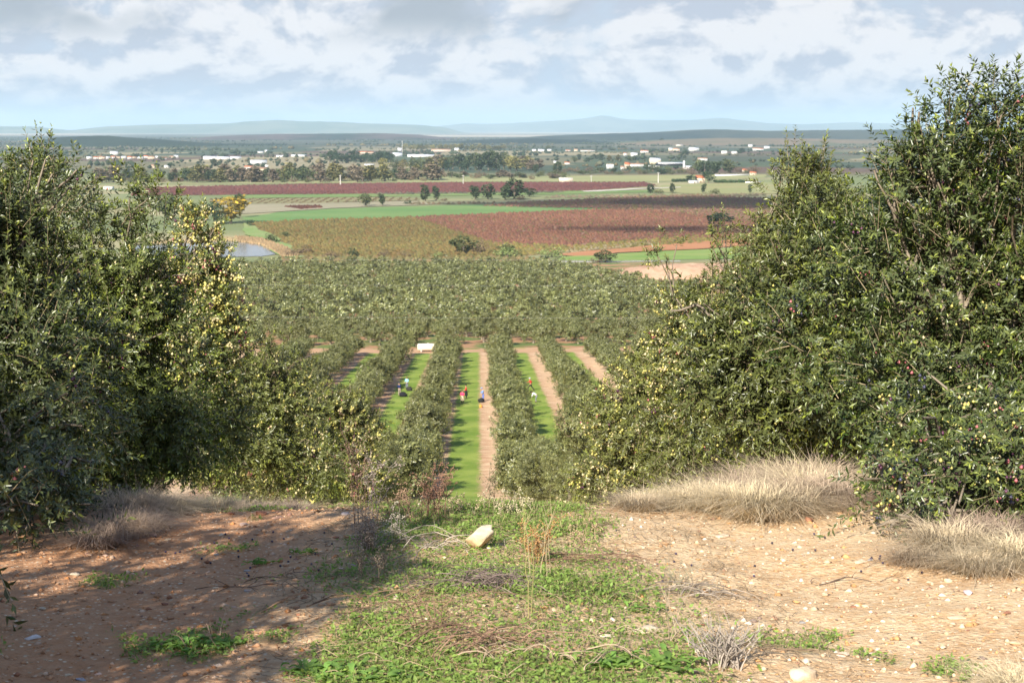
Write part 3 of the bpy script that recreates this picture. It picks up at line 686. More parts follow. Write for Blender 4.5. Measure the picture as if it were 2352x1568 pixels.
field('farm_track', 'pale farm track beside the long red orchard', [(1340, 440), (1400, 437), (1480, 433), (1560, 430), (1560, 431), (1480, 435), (1400, 439), (1345, 441.5)], (.50, .46, .38), (.56, .52, .44), .1)
field('meadow', 'green verge between pond and orchard', [(560, 514), (574, 516), (640, 550), (700, 592), (650, 592), (600, 560), (555, 530)], (.18, .27, .08), (.27, .29, .13), .05)
crop('dry_scrub', 'dry pale scrub line along the orange soil', [(1275, 582), (1310, 570), (1420, 562), (1500, 556), (1500, 562), (1420, 570), (1330, 578), (1290, 584)], 2.2, 2.2, 2.4, 1.3, [(.34, .26, .15), (.28, .23, .13), (.16, .15, .07)])
crop('dry_scrub', 'reed and bramble border behind the grove', [(640, 600), (700, 592), (940, 597), (1180, 592), (1270, 600), (1270, 604), (900, 602), (640, 607)], 3.2, 3.0, 3.4, 2.6, [(.19, .11, .06), (.14, .12, .05), (.22, .21, .08)])
crop('hedgerow', 'hedgerow along the near side of the long red orchard', [(860, 446), (1290, 441), (1290, 443), (860, 448)], 5., 5., 6., 2.8, [(.11, .11, .06), (.16, .13, .09)], thin=.35)
crop('hedgerow', 'broken hedge line at the edge of the meadow', [(940, 468), (1180, 466), (1180, 468), (940, 471)], 4., 4., 4.5, 2.4, [(.10, .10, .05), (.19, .12, .07)], thin=.5)
crop('scrub', 'scrub along the far edge of the purple orchard', [(1240, 452), (1480, 449), (1760, 447), (1760, 451), (1480, 453), (1250, 456)], 5., 5., 5.5, 2.6, [(.17, .13, .09), (.13, .13, .06), (.22, .16, .10)], thin=.5)
# pond with reeds
pond_p = [(300, 566), (380, 562), (470, 557), (545, 556), (590, 562), (622, 574), (636, 585), (600, 590), (480, 592), (330, 590)]
poly = [P(a, b) for a, b in pond_p]
V = []
for (a, b), (c_, d) in zip(poly, poly[1:]+poly[:1]):
    for q in range(8):
        t = q/8; V.append((a+(c_-a)*t+random.uniform(-.8, .8), b+(d-b)*t+random.uniform(-.8, .8), .35))
me = bpy.data.meshes.new('pond_water'); me.from_pydata(V, [], [list(range(len(V)))]); me.update()
if me.polygons[0].normal.z < 0: me.flip_normals()
m_, k = mat('pond_water'); nz = k.noise(1.2, k.scale(k.pos(), (1., .4, 1.)), 4.)
k.out(k.pbr((.11, .12, .12), .12, .5, k.bump(nz, .08, .2))); me.materials.append(m_)
o = bpy.data.objects.new('pond_water', me); COL.objects.link(o); tag(o, 'calm grey pond seen through the left olive trees', None, None, 'structure')
rb = [(540, 546), (600, 550), (650, 568), (690, 590), (650, 592), (632, 580), (600, 563), (548, 556)]
crop('reeds', 'tan reeds on the bank round the pond', rb, 1.1, 1.1, 1.3, 2.2, [(.42, .29, .15), (.36, .25, .13), (.30, .24, .13)])
crop('reeds', 'tan reeds on the far shore of the pond', [(330, 557), (470, 551), (545, 548), (545, 555), (470, 556), (330, 562)], 1.3, 1.3, 1.4, 2.0, [(.38, .27, .15), (.28, .22, .12)])
# spoil mound
def mound(name, label, px0, px1, Yc, W, H, colr, c2, pex=.7):
    xa = AT(px0, 600, Yc)[0]; xb = AT(px1, 600, Yc)[0]; m_ = 60
    u_ = np.linspace(0, 1, m_); t_ = np.linspace(-1, 1, 24)
    U, T = np.meshgrid(u_, t_)
    Xm = xa+(xb-xa)*U; Ym = Yc+T*W+(vn(U*5, T*2, 61)-.5)*W*.3
    Zm = gz(Xm, Ym)-.4+(H+.4)*(1-T**2)**.8*(np.sin(np.clip(U, 0, 1)*pi)**pex)*(.7+.6*fbm(U*7, T*2.5, 62))
    b_ = (np.arange(23)[:, None]*m_+np.arange(m_-1)[None]).ravel()
    mt, k = mat(name+'_earth'); nz = k.noise(.35, k.pos(), 7., .65)
    k.out(k.pbr(k.mix(k.step(nz, .35, .65), colr, c2), .95, .1, k.bump(nz, .6, .6)))
    return tag(mk(name, np.stack([Xm, Ym, Zm], -1).reshape(-1, 3), np.stack([b_, b_+1, b_+m_+1, b_+m_], 1), mt, None, True), label, 'earth mound')
mound('earth_mound', 'pinkish heap of bare earth at the right end of the second grove', 1375, 1800, 610, 20, 5.0, (.50, .33, .22), (.40, .25, .16))

# ------------------------------------------------------------------ far trees
def far_proto(name, seed, lobes, n_, size, base, tip, trunk=True, leafy=.5):
    """unit height tree: crown of leaf clumps on lumpy lobes, trunk with two limbs"""
    r = np.random.default_rng(seed)
    P0, d, _ = lobe_points(r, lobes, n_, 7, .2)
    keep = P0[:, 2] > .02; P0, d = P0[keep], d[keep]; m_ = len(P0)
    A = unit(d*.5+r.normal(0, .6, (m_, 3))+[0, 0, .35]); N = unit(d+[0, 0, .5]+r.normal(0, .35, (m_, 3)))
    tw = np.clip(r.normal(.35, .3, (m_, 1))+(P0[:, 2:3]-.5)*.3, 0, 1)
    c = (np.array(base)*(1-tw)+np.array(tip)*tw)*r.uniform(.7, 1.3, (m_, 1))
    V, F, C = leaves(P0, A, N, np.full(m_, size)*r.uniform(.7, 1.3, m_), np.full(m_, size*.7), c)
    a = Acc(); top = max(l[2] for l in lobes)
    a.tube([[0, 0, -.03], [.01, 0, .2], [0, .01, top]], [.035, .026, .006], 5); a.tube([[.01, 0, .2], [.08, .03, .45]], [.016, .005], 4); a.tube([[.01, 0, .25], [-.08, -.03, .5]], [.014, .005], 4)
    Vt, Ft, Ct = np.concatenate(a.V), np.concatenate(a.F), np.concatenate(a.C)
    mi = np.concatenate([np.zeros(len(F), int), np.ones(len(Ft), int)])
    me_o = mk(name, np.concatenate([V, Vt]), np.concatenate([F, Ft+len(V)]), [M_FAR, M_FBARK], None, False, np.concatenate([C, Ct*.3]), mi=mi)
    return me_o
RND = [(0, 0, .58, .34), (.2, 0, .5, .22), (-.2, .1, .52, .22), (0, -.1, .75, .22), (.05, .1, .32, .24)]
TALL = [(0, 0, .5, .17, .36), (.04, 0, .75, .13, .22), (-.05, .02, .35, .16, .22), (.08, 0, .45, .12, .2)]
EUC = [(0, 0, .72, .22, .26), (-.13, 0, .5, .17, .26), (.15, .02, .45, .17, .24), (.02, 0, .3, .18, .2)]
BSH = [(0, 0, .42, .5, .42), (.4, 0, .34, .34, .32), (-.42, 0, .33, .36, .3), (.05, .2, .5, .35, .35)]
PR = {}
def reg(kind, lobes, base, tip, n_=420, size=.10, nm='tree'):
    PR[kind] = [nm, [far_proto(nm, hash(kind) % 1 + 500+len(PR)*7+q, lobes, n_, size, base, tip) for q in range(2)], [False, False]]
DK, MD, YE = (.030, .050, .022), (.075, .095, .040), (.30, .235, .045)
reg('euc', EUC, (.038, .058, .028), (.085, .105, .05)); reg('dark', RND, DK, (.05, .075, .035)); reg('mid', RND, MD, (.14, .15, .065))
reg('yellow', RND, (.20, .17, .035), (.60, .42, .05)); reg('gold', RND, (.14, .13, .05), (.30, .25, .09)); reg('poplar', TALL, (.11, .115, .045), (.26, .22, .08)); reg('bare', TALL, (.16, .125, .09), (.22, .17, .12))
reg('bush', BSH, (.085, .095, .04), (.14, .15, .06), nm='bush'); reg('brush', BSH, (.15, .105, .07), (.20, .145, .09), nm='bush'); reg('light', BSH, (.16, .20, .07), (.27, .31, .12), nm='bush'); reg('darkbush', BSH, DK, (.06, .08, .035), nm='bush')
def far_tree(kind, px, py, hpx, wpx, label, group=None, z=0.):
    nm, protos, usedf = PR[kind]; q = random.randrange(2)
    x, y = P(px, py, z); scl = y/FPX/cos(PITCH)
    H = hpx*scl; lob = {'tree': .62 if kind not in ('poplar', 'bare') else .34, 'bush': 1.35}[nm]
    Wd = (wpx*scl)/lob if wpx else H
    if not usedf[q]: o = protos[q]; usedf[q] = True
    else: o = protos[q].copy(); COL.objects.link(o)
    o.location = (x, y, z); o.scale = (Wd, Wd, H); o.rotation_euler = (0, 0, random.uniform(0, 6.28))
    return tag(o, label, nm, group)
LT = [('yellow', 530, 513, 66, 72, 'golden yellow tree with green lower branches near the pond'), ('dark', 494, 516, 50, 30, 'dark green tree behind the golden yellow one'), ('dark', 552, 500, 55, 20, 'narrow dark tree peeping over the golden yellow crown'),
 ('mid', 385, 505, 62, 50, 'dull green tree left of the golden yellow one'), ('mid', 440, 508, 40, 40, 'small dull tree between two left shoots'),
 ('mid', 840, 474, 30, 30, 'olive green roundish tree at the meadow corner'), ('euc', 877, 473, 30, 20, 'small dark tree right of the roundish meadow one'), ('darkbush', 936, 469, 12, 20, 'little dark bush on the fallow strip edge'),
 ('euc', 977, 463, 40, 30, 'dark eucalyptus, taller of the pair before the red orchard'), ('euc', 1002, 461, 36, 24, 'slender eucalyptus beside the taller dark one'), ('brush', 1022, 462, 9, 18, 'low brown bush at the foot of the slender eucalyptus'),
 ('euc', 1091, 459, 35, 32, 'broad dark tree, left of the middle pair'), ('euc', 1121, 458, 36, 36, 'broad dark tree, right of the middle pair'),
 ('euc', 1160, 459, 34, 28, 'dark tree on the left flank of the biggest clump'), ('euc', 1181, 458, 48, 52, 'biggest dark tree of the plain clump'), ('dark', 1216, 452, 20, 30, 'round dark bushy tree on the right of the clump'), ('brush', 1196, 459, 12, 30, 'brown thicket at the foot of the biggest tree'),
 ('euc', 1494, 444, 22, 20, 'small dark tree at the end of the farm track'), ('bush', 1512, 445, 15, 26, 'bush beside the small tree at the track end'), ('euc', 1544, 443, 23, 16, 'lone narrow tree right of the track end'),
 ('dark', 1628, 420, 26, 24, 'round brown-green tree beside the red-roofed house'), ('euc', 1616, 444, 24, 18, 'small tree in front of the red-roofed farmhouse'), ('bush', 1641, 446, 16, 30, 'bush in front of the red-roofed farmhouse'), ('euc', 1723, 444, 22, 12, 'small dark cypress-like tree in the tan field'), ('dark', 1588, 420, 17, 26, 'dark garden tree left of the red-roofed house'),
 ('mid', 1064, 583, 44, 52, 'large grey-green tree at the back edge of the second grove'), ('brush', 1103, 583, 38, 40, 'brown leafless bush beside the large grey-green tree'), ('light', 1166, 592, 26, 84, 'wide pale green bush behind the grove'), ('mid', 1163, 582, 24, 30, 'grey-green tree top behind the wide pale bush'), ('light', 1268, 592, 30, 66, 'second pale green bush, right of the wide one'),
 ('darkbush', 812, 589, 24, 34, 'round dark bush at the back edge of the grove'), ('bush', 1190, 594, 30, 26, 'dull bush between the two pale green ones'), ('darkbush', 1251, 600, 20, 30, 'dark bush below the second pale green one'), ('brush', 882, 591, 22, 34, 'reddish brown bush left of the large grey-green tree'), ('light', 1006, 592, 16, 30, 'low light bush left of the large grey-green tree'), ('brush', 760, 592, 18, 50, 'brown brambles left of the round dark bush'), ('brush', 930, 590, 15, 40, 'low brown bramble behind the grove'),
 ('mid', 1390, 606, 34, 40, 'dark bush before the pink earth heap'), ('brush', 1368, 606, 20, 30, 'brownish bush beside the one before the earth heap'), ('brush', 1470, 553, 10, 26, 'tuft of dry brush over the orange soil'), ('bush', 1434, 556, 9, 20, 'green tuft over the orange soil'),
 ('dark', 1655, 524, 40, 50, 'dark tree before the shadowed orchard on the right'), ('mid', 622, 558, 22, 26, 'small bush on the pond verge'), ('mid', 655, 545, 14, 16, 'lone little bush on the green verge'), ('darkbush', 575, 520, 18, 22, 'dark shrub at the corner of the green verge'), ('brush', 700, 582, 20, 50, 'brown shrub at the end of the pond reeds'), ('brush', 670, 588, 22, 46, 'brown shrub right on the pond corner')]
for kd, a, b, h_, w_, lb in LT: far_tree(kd, a, b, h_, w_, lb)
r = np.random.default_rng(5)
belt = 'trees of the long tree belt across the plain'
for a in np.arange(215, 1010, 8.5):      # belt A
    px = a+r.uniform(-5, 5); kd = r.choice(['bare', 'mid', 'euc', 'poplar', 'bush', 'brush'], p=[.26, .2, .16, .12, .13, .13])
    h_ = {'bush': 14, 'brush': 12, 'bare': 36, 'poplar': 38, 'mid': 28, 'euc': 30}[kd]*r.uniform(.8, 1.15)
    far_tree(kd, px, 418-3*sst(px, 700, 1000)+r.uniform(-5, 2), h_, h_*r.uniform(.8, 1.2)*(1.9 if 'bu' in kd or kd == 'brush' else 1 if kd not in ('bare', 'poplar') else .75), {'bare': 'bare brownish poplar in the long tree belt', 'poplar': 'yellowing poplar in the long tree belt', 'mid': 'dull green tree in the long tree belt', 'euc': 'dark eucalyptus in the long tree belt'}.get(kd, 'low shrub under the long tree belt'), belt)
for a in np.arange(225, 760, 24):
    far_tree('brush' if r.random() < .6 else 'bush', a+r.uniform(-8, 8), 417+r.uniform(-2, 3), r.uniform(8, 13), r.uniform(24, 40), 'low shrub under the long tree belt', belt)
for a in np.arange(800, 1300, 15):        # scrub in front of the wood
    far_tree(r.choice(['brush', 'bush', 'mid', 'bare']), a+r.uniform(-6, 6), 409+r.uniform(-5, 4), r.uniform(10, 19), r.uniform(18, 30), 'low shrub in front of the eucalyptus wood', 'shrubs in front of the wood')
for a, h_, kd in [(878, 30, 'gold'), (905, 25, 'mid'), (925, 26, 'gold'), (948, 30, 'mid'), (965, 27, 'mid'), (985, 30, 'poplar'), (1003, 33, 'bare'), (1020, 30, 'poplar'), (1040, 34, 'mid'), (1056, 38, 'euc'), (1075, 36, 'euc'), (1092, 40, 'mid'), (1105, 44, 'euc'), (1122, 46, 'euc'), (1140, 42, 'euc'), (1157, 38, 'mid'), (1172, 33, 'gold'), (1186, 32, 'poplar'), (1198, 30, 'bare'), (1212, 31, 'poplar'), (1222, 27, 'bare'), (1238, 22, 'bare'), (1030, 24, 'dark'), (1065, 22, 'dark'), (1098, 22, 'dark'), (1128, 24, 'dark')]:
    far_tree(kd, a, 391+r.uniform(-3, 3), h_, h_*.8, {'gold': 'golden tree in the eucalyptus wood', 'mid': 'dull green tree in the eucalyptus wood', 'euc': 'tall dark eucalyptus in the wood', 'poplar': 'yellowing poplar at the end of the wood', 'bare': 'bare grey poplar at the end of the wood', 'dark': 'low dark tree in the eucalyptus wood'}[kd], 'trees of the eucalyptus wood in mid plain')
for a in np.arange(755, 905, 11): far_tree('dark', a+r.uniform(-4, 4), 375-.03*(a-755)+r.uniform(-1, 2), r.uniform(17, 30)*(1 if a < 830 else .8), r.uniform(16, 26), 'dark blue-green tree in the far dark clump', 'trees of the far dark clump')
for a in np.arange(1275, 1745, 15):       # belt C
    px = a+r.uniform(-6, 6); big = 1600 < px < 1680
    far_tree(r.choice(['mid', 'euc']) if big else r.choice(['brush', 'bush', 'mid', 'euc'], p=[.45, .25, .2, .1]), px, 399+r.uniform(-5, 3), r.uniform(26, 36) if big else r.uniform(10, 18), r.uniform(22, 36), 'dark tree of the big clump on the right' if big else 'shrub in the hedge belt on the right of the plain', 'trees and shrubs on the right of the plain')
for px, py, h_, kd in [(1230, 398, 22, 'euc'), (1281, 399, 28, 'euc'), (1575, 360, 16, 'dark'), (1566, 361, 12, 'dark'), (1705, 354, 14, 'dark'), (1697, 355, 10, 'dark'), (1380, 366, 15, 'dark'), (1365, 365, 12, 'dark'), (1330, 365, 11, 'dark'), (1445, 393, 13, 'mid'), (1400, 371, 14, 'poplar'), (1420, 371, 15, 'poplar'), (1450, 372, 14, 'mid'), (1320, 374, 14, 'mid'), (360, 388, 13, 'dark'), (392, 386, 14, 'dark'), (492, 382, 17, 'dark'), (372, 372, 12, 'dark'), (256, 382, 12, 'dark'), (290, 383, 12, 'mid'), (235, 384, 9, 'dark'), (462, 375, 10, 'dark'), (1519, 330, 12, 'dark'), (1508, 330, 8, 'dark'), (1260, 346, 12, 'mid')]:
    far_tree(kd, px, py, h_, h_*.9, 'lone far tree standing among the fields and houses', 'scattered far trees')
for a in np.arange(925, 1165, 8): far_tree('poplar' if r.random() < .5 else 'gold', a+r.uniform(-3, 3), 344+r.uniform(-1, 2), r.uniform(9, 14), r.uniform(8, 13), 'yellowing poplar in the far row behind the farms', 'row of far yellow poplars')
for kd in PR:
    for o, u_ in zip(PR[kd][1], PR[kd][2]):
        if not u_: bpy.data.objects.remove(o)
# woods and hedges too far to tell apart
def woods():
    r = np.random.default_rng(77); C_ = []; R_ = []; K_ = []
    for _ in range(520):
        d_ = 2300*(11000/2300)**r.random()**.9
        x0 = (r.uniform(-1250, 1350))*d_/FPX; ln = r.uniform(.01, .07)*d_*r.uniform(.4, 1.3); m_ = int(ln/13)+2
        col = np.array([(.035, .05, .028), (.05, .065, .035), (.10, .10, .06), (.14, .115, .06)][r.choice(4, p=[.4, .3, .18, .12])])
        t = r.random(m_); xs = x0+t*ln; ys = d_+r.normal(0, 14, m_)+t*ln*r.normal(0, .12)
        px = 1099+xs*FPX/ys
        if d_ < 3600: ok = (r.random(m_) < .5)
        else: ok = np.ones(m_, bool)
        xs, ys = xs[ok], ys[ok]; m_ = len(xs)
        h_ = r.uniform(2.5, 6.5, m_)*(1 if r.random() < .8 else 1.5)
        C_.append(np.stack([xs, ys, h_*.4], 1)); R_.append(np.stack([h_*r.uniform(.55, 1.1, m_), h_*.8, h_*.62], 1)); K_.append(col*r.uniform(.7, 1.3, (m_, 1)))
    V, F, C = balls(np.concatenate(C_), np.concatenate(R_), np.concatenate(K_), 'oct', r, .14)
    tag(mk('far_woods', V, F, M_FAR, None, False, C), 'hedges, tree lines and small woods scattered over the far plain', 'woods', None, 'stuff')
woods()
# far wood cover of the dark hills is in their colour; bush rows on the left hill foot
# ------------------------------------------------------------------ houses
M_WALLW = plain('white_render', (.66, .65, .61), .85, .2, .15, .4); M_WALLC = plain('cream_render', (.66, .55, .40), .85, .2, .2, .4); M_WALLG = plain('grey_metal', (.50, .52, .54), .5, .4, .2, .3)
M_WALLB = plain('beige_block', (.55, .46, .36), .9, .2, .2, .6); M_ROOFR = plain('red_tiles', (.46, .15, .07), .85, .2, .3, 1.2); M_ROOFB = plain('brown_tiles', (.33, .20, .13), .85, .2, .3, 1.2); M_ROOFW = plain('pale_roof', (.70, .70, .70), .6, .3, .15, .4)
M_DARK = plain('dark_opening', (.03, .03, .035), .4, .5, 0.); M_DOOR = plain('door_paint', (.16, .10, .06), .6, .3, .2)
def house(name, cat, label, px, py, wpx, hpx, wall, roof, group=None, openings=2, dep=.7, rz=None, flat=False, parapet=False, doorm=None):
    x, y = P(px, py); s_ = y/FPX/cos(PITCH); W, H = wpx*s_, hpx*s_; Dp = min(max(W*dep, 5), 16)
    wh = H*(.95 if flat else .66); root = empty(name, (x, y+Dp/2, 0), random.uniform(-.25, .25) if rz is None else rz)
    tag(root, label, cat, group)
    a = Acc(); a.box((-W/2, -Dp/2, -.3), (W/2, Dp/2, wh))
    if not flat:                                                       # gable ends
        V = [(-W/2, -Dp/2, wh), (-W/2, Dp/2, wh), (-W/2, 0, H*.97), (W/2, -Dp/2, wh), (W/2, Dp/2, wh), (W/2, 0, H*.97)]
        a.add(V, [[0, 2, 1], [3, 4, 5]])
    a.build('wall', wall, root)
    a = Acc(); e = .35
    if flat: a.box((-W/2-.15, -Dp/2-.15, wh+.01), (W/2+.15, Dp/2+.15, H))
    else:
        for sg in (-1, 1):
            y0 = sg*(Dp/2+e); z0 = wh-e*(H-wh)/(Dp/2)
            V = [(-W/2-e, y0, z0), (W/2+e, y0, z0), (W/2+e, 0, H), (-W/2-e, 0, H), (-W/2-e, y0, z0+.22), (W/2+e, y0, z0+.22), (W/2+e, 0, H+.22), (-W/2-e, 0, H+.22)]
            a.add(V, [[0,3,2,1],[4,5,6,7],[0,1,5,4],[1,2,6,5],[2,3,7,6],[3,0,4,7]])
    a.build('roof', roof, root)
    if openings:
        a = Acc(); dh = min(2.3, wh*.8); a.box((-.6, -Dp/2-.06, 0), (.6, -Dp/2+.05, dh)); a.build('door', doorm or M_DOOR, root)
        for q in range(openings):
            for sg in (-1, 1):
                cx = sg*W*(.16+.28*(q+.3)/openings)+sg*.5
                if abs(cx) > W/2-.7: continue
                a = Acc(); a.box((cx-.5, -Dp/2-.05, wh*.42), (cx+.5, -Dp/2+.05, min(wh*.42+1.3, wh-.3))); a.build('window', M_DARK, root)
    return root
HV = 'low white houses of the far village'
for q, px in enumerate([205, 220, 232, 246, 258, 270, 283, 296, 309, 322, 336, 350, 362, 377, 392, 405]):
    house('house', 'house', ['low white house in the far village strip', 'white village house under a reddish roof', 'cream house in the far village strip'][q % 3], px+random.uniform(-3, 3), 364+random.uniform(-1.5, 2.5), random.uniform(9, 15), random.uniform(4.5, 7), [M_WALLW, M_WALLW, M_WALLC][q % 3], [M_ROOFW, M_ROOFR, M_ROOFB][q % 3], HV, 1)
HL = [('house', 'house', 'tall white house standing above the far village', 261, 357, 17, 9, M_WALLW, M_ROOFW, 2, 0), ('warehouse', 'warehouse', 'long white warehouse, first of the three beside the village', 482, 367, 30, 8, M_WALLW, M_ROOFW, 2, 0),
 ('warehouse', 'warehouse', 'long white warehouse, second of the three beside the village', 512, 367, 28, 7, M_WALLW, M_ROOFW, 2, 0), ('warehouse', 'warehouse', 'long white warehouse, third of the three beside the village', 540, 366, 24, 6, M_WALLW, M_ROOFW, 2, 0),
 ('house', 'house', 'small brown-roofed house below the village', 355, 386, 15, 8, M_WALLC, M_ROOFB, 1, 0), ('shed', 'shed', 'small bright white shed below the village', 383, 386, 11, 6, M_WALLW, M_ROOFW, 1, 0),
 ('warehouse', 'warehouse', 'pale grey twin warehouse behind the tree belt', 592, 377, 36, 9, M_WALLG, M_ROOFW, 2, 0), ('house', 'house', 'red-roofed house beside the pale grey warehouse', 572, 389, 22, 8, M_WALLW, M_ROOFR, 2, 0), ('house', 'house', 'cream farmhouse with brown roof among the belt trees', 599, 396, 30, 12, M_WALLC, M_ROOFB, 2, 0),
 ('shed', 'shed', 'little white block beside the cream farmhouse', 612, 388, 7, 9, M_WALLW, M_ROOFW, 1, 1), ('house', 'house', 'white low house right of the village warehouses', 594, 352, 20, 4, M_WALLW, M_ROOFW, 1, 0), ('house', 'house', 'tiny white house above the long sheds', 612, 350, 8, 5, M_WALLW, M_ROOFW, 1, 0),
 ('shed', 'shed', 'long white poultry shed, the left one', 648, 361, 28, 4, M_WALLW, M_ROOFW, 1, 0), ('shed', 'shed', 'long white poultry shed, the right one', 686, 360, 34, 4.5, M_WALLW, M_ROOFW, 1, 0), ('warehouse', 'warehouse', 'reddish flat building above the dark clump', 840, 353, 34, 5, M_WALLC, M_ROOFR, 1, 0),
 ('shed', 'shed', 'white shed at the foot of the golden trees', 848, 381, 20, 4, M_WALLW, M_ROOFW, 1, 0), ('warehouse', 'warehouse', 'big grey and white shed right of the dark clump', 912, 360, 22, 9, M_WALLG, M_ROOFW, 1, 0), ('greenhouse', 'greenhouse', 'long white greenhouse behind the wood', 966, 361, 60, 6, M_WALLW, M_ROOFW, 2, 0),
 ('house', 'house', 'small grey house above the greenhouse', 918, 348, 9, 8, M_WALLG, M_ROOFW, 1, 0), ('warehouse', 'warehouse', 'long beige barn above the greenhouse', 1013, 349, 44, 7, M_WALLB, M_ROOFB, 2, 0), ('house', 'house', 'little bright white house right of the beige barn', 1049, 347, 9, 7, M_WALLW, M_ROOFW, 1, 0),
 ('shed', 'shed', 'small pinkish shed at the edge of the wood', 1098, 387, 12, 4, M_WALLC, M_ROOFW, 1, 0), ('house', 'house', 'white house, left one of the far middle pair', 1227, 349, 9, 6, M_WALLW, M_ROOFW, 1, 0), ('house', 'house', 'white house, right one of the far middle pair', 1243, 350, 14, 7, M_WALLW, M_ROOFW, 1, 0), ('house', 'house', 'pale little house right of the far pair', 1262, 348, 9, 5, M_WALLW, M_ROOFW, 1, 0),
 ('house', 'house', 'small white house with a low red roof, mid horizon', 1305, 348, 11, 4, M_WALLW, M_ROOFR, 1, 0), ('house', 'house', 'cream cottage next to the low red-roofed one', 1323, 348, 9, 6, M_WALLC, M_ROOFB, 1, 0), ('shed', 'shed', 'long pale shed right of the cream cottage', 1350, 348, 32, 3.5, M_WALLW, M_ROOFB, 1, 0),
 ('house', 'house', 'white bungalow with a red roof in the right plain', 1481, 351, 18, 6, M_WALLW, M_ROOFR, 1, 0), ('house', 'house', 'cream house left of the dark tree pair', 1541, 347, 10, 7, M_WALLC, M_ROOFW, 1, 0), ('house', 'house', 'larger cream house left of the dark tree pair', 1554, 348, 14, 8, M_WALLC, M_ROOFB, 1, 0), ('house', 'house', 'wide white house right of the dark tree pair', 1594, 347, 22, 8, M_WALLW, M_ROOFW, 1, 0),
 ('house', 'house', 'white gabled house before the poplars on the right', 1457, 360, 15, 9, M_WALLW, M_ROOFW, 1, 0), ('house', 'house', 'narrow white house left of the gabled one', 1436, 358, 8, 8, M_WALLW, M_ROOFB, 1, 0), ('house', 'house', 'boxy white house in the right distance', 1664, 354, 13, 7, M_WALLW, M_ROOFW, 1, 1), ('house', 'house', 'low white house right of the boxy one', 1687, 354, 12, 6, M_WALLW, M_ROOFW, 1, 1),
 ('house', 'house', 'small white house far right behind trees', 1724, 338, 9, 6, M_WALLW, M_ROOFW, 1, 0), ('house', 'house', 'long red-roofed house far right', 1742, 346, 24, 6, M_WALLW, M_ROOFR, 1, 0), ('house', 'house', 'white house at the end of the red-roofed one', 1762, 342, 12, 6, M_WALLW, M_ROOFW, 1, 0),
 ('house', 'house', 'bright white cube house, left of the right farm group', 1402, 388, 16, 11, M_WALLW, M_ROOFB, 1, 1), ('house', 'house', 'tall beige house in the right farm group', 1441, 387, 12, 14, M_WALLB, M_ROOFR, 2, 0), ('house', 'house', 'small white annex by the tall beige house', 1430, 389, 9, 8, M_WALLW, M_ROOFB, 1, 0), ('house', 'house', 'long low white house in the right farm group', 1464, 383, 30, 8, M_WALLW, M_ROOFB, 2, 0),
 ('house', 'house', 'big cream house at the back of the farm group', 1505, 377, 24, 14, M_WALLC, M_ROOFW, 2, 0), ('shed', 'shed', 'low white outbuilding in front of the cream house', 1499, 387, 30, 6, M_WALLW, M_ROOFW, 1, 1), ('barn', 'barn', 'long dark open barn with a pale roof', 1540, 381, 60, 8, M_DARK, M_ROOFW, 0, 0), ('shed', 'shed', 'white shed right of the dark barn', 1580, 388, 18, 7, M_WALLW, M_ROOFW, 1, 0),
 ('shed', 'shed', 'windowless beige block shed in the pale green field', 1300, 419, 31, 10, M_WALLB, M_ROOFW, 0, 1), ('farmhouse', 'house', 'cream farmhouse with a bright red tiled roof and hedges', 1609, 420, 20, 17, M_WALLC, M_ROOFR, 1, 0), ('shed', 'shed', 'low white annex left of the red-roofed farmhouse', 1594, 421, 22, 6, M_WALLW, M_ROOFW, 1, 0),
 ('house', 'house', 'pink house with red roof at the right edge trees', 1730, 403, 14, 9, M_WALLC, M_ROOFR, 1, 0), ('house', 'house', 'smaller pink house left of the right edge trees', 1711, 396, 10, 8, M_WALLC, M_ROOFR, 1, 0), ('house', 'house', 'white terrace with brown roof behind the right clump', 1615, 370, 22, 8, M_WALLW, M_ROOFB, 2, 0), ('house', 'house', 'flat pale house, far right before the hills', 1560, 336, 14, 3.5, M_WALLC, M_ROOFW, 1, 0),
 ('shed', 'shed', 'white hut with a red door behind the left olive trees', 248, 436, 20, 7, M_WALLW, M_ROOFW, 1, 1), ('house', 'house', 'tiny white house left of the shrubs by the wood', 1275, 376, 6, 6, M_WALLW, M_ROOFW, 0, 0), ('house', 'house', 'tiny red-roofed house among the shrubs', 1303, 378, 12, 6, M_WALLW, M_ROOFR, 0, 0)]
M_RED = plain('red_paint', (.55, .06, .04), .6, .3, .1)
for nm, ct, lb, px, py, w_, h_, wl, rf, op, fl in HL:
    house(nm, ct, lb, px, py, w_, h_, wl, rf, None, op, flat=bool(fl), doorm=M_RED if 'red door' in lb else None)
def silo(px, py, wpx, hpx, label):
    x, y = P(px, py); s_ = y/FPX; R_, H = wpx*s_/2, hpx*s_; root = empty('silo', (x, y, 0)); tag(root, label, 'silo')
    a = Acc(); a.tube([(0, 0, 0), (0, 0, H*.85)], R_, 14); a.build('tank', M_WALLW, root, True)
    a = Acc(); a.tube([(0, 0, H*.85), (0, 0, H)], [R_*1.02, R_*.1], 14); a.build('roof', M_ROOFW, root)
silo(1571, 386, 5, 17, 'slim white silo beside the dark barn')
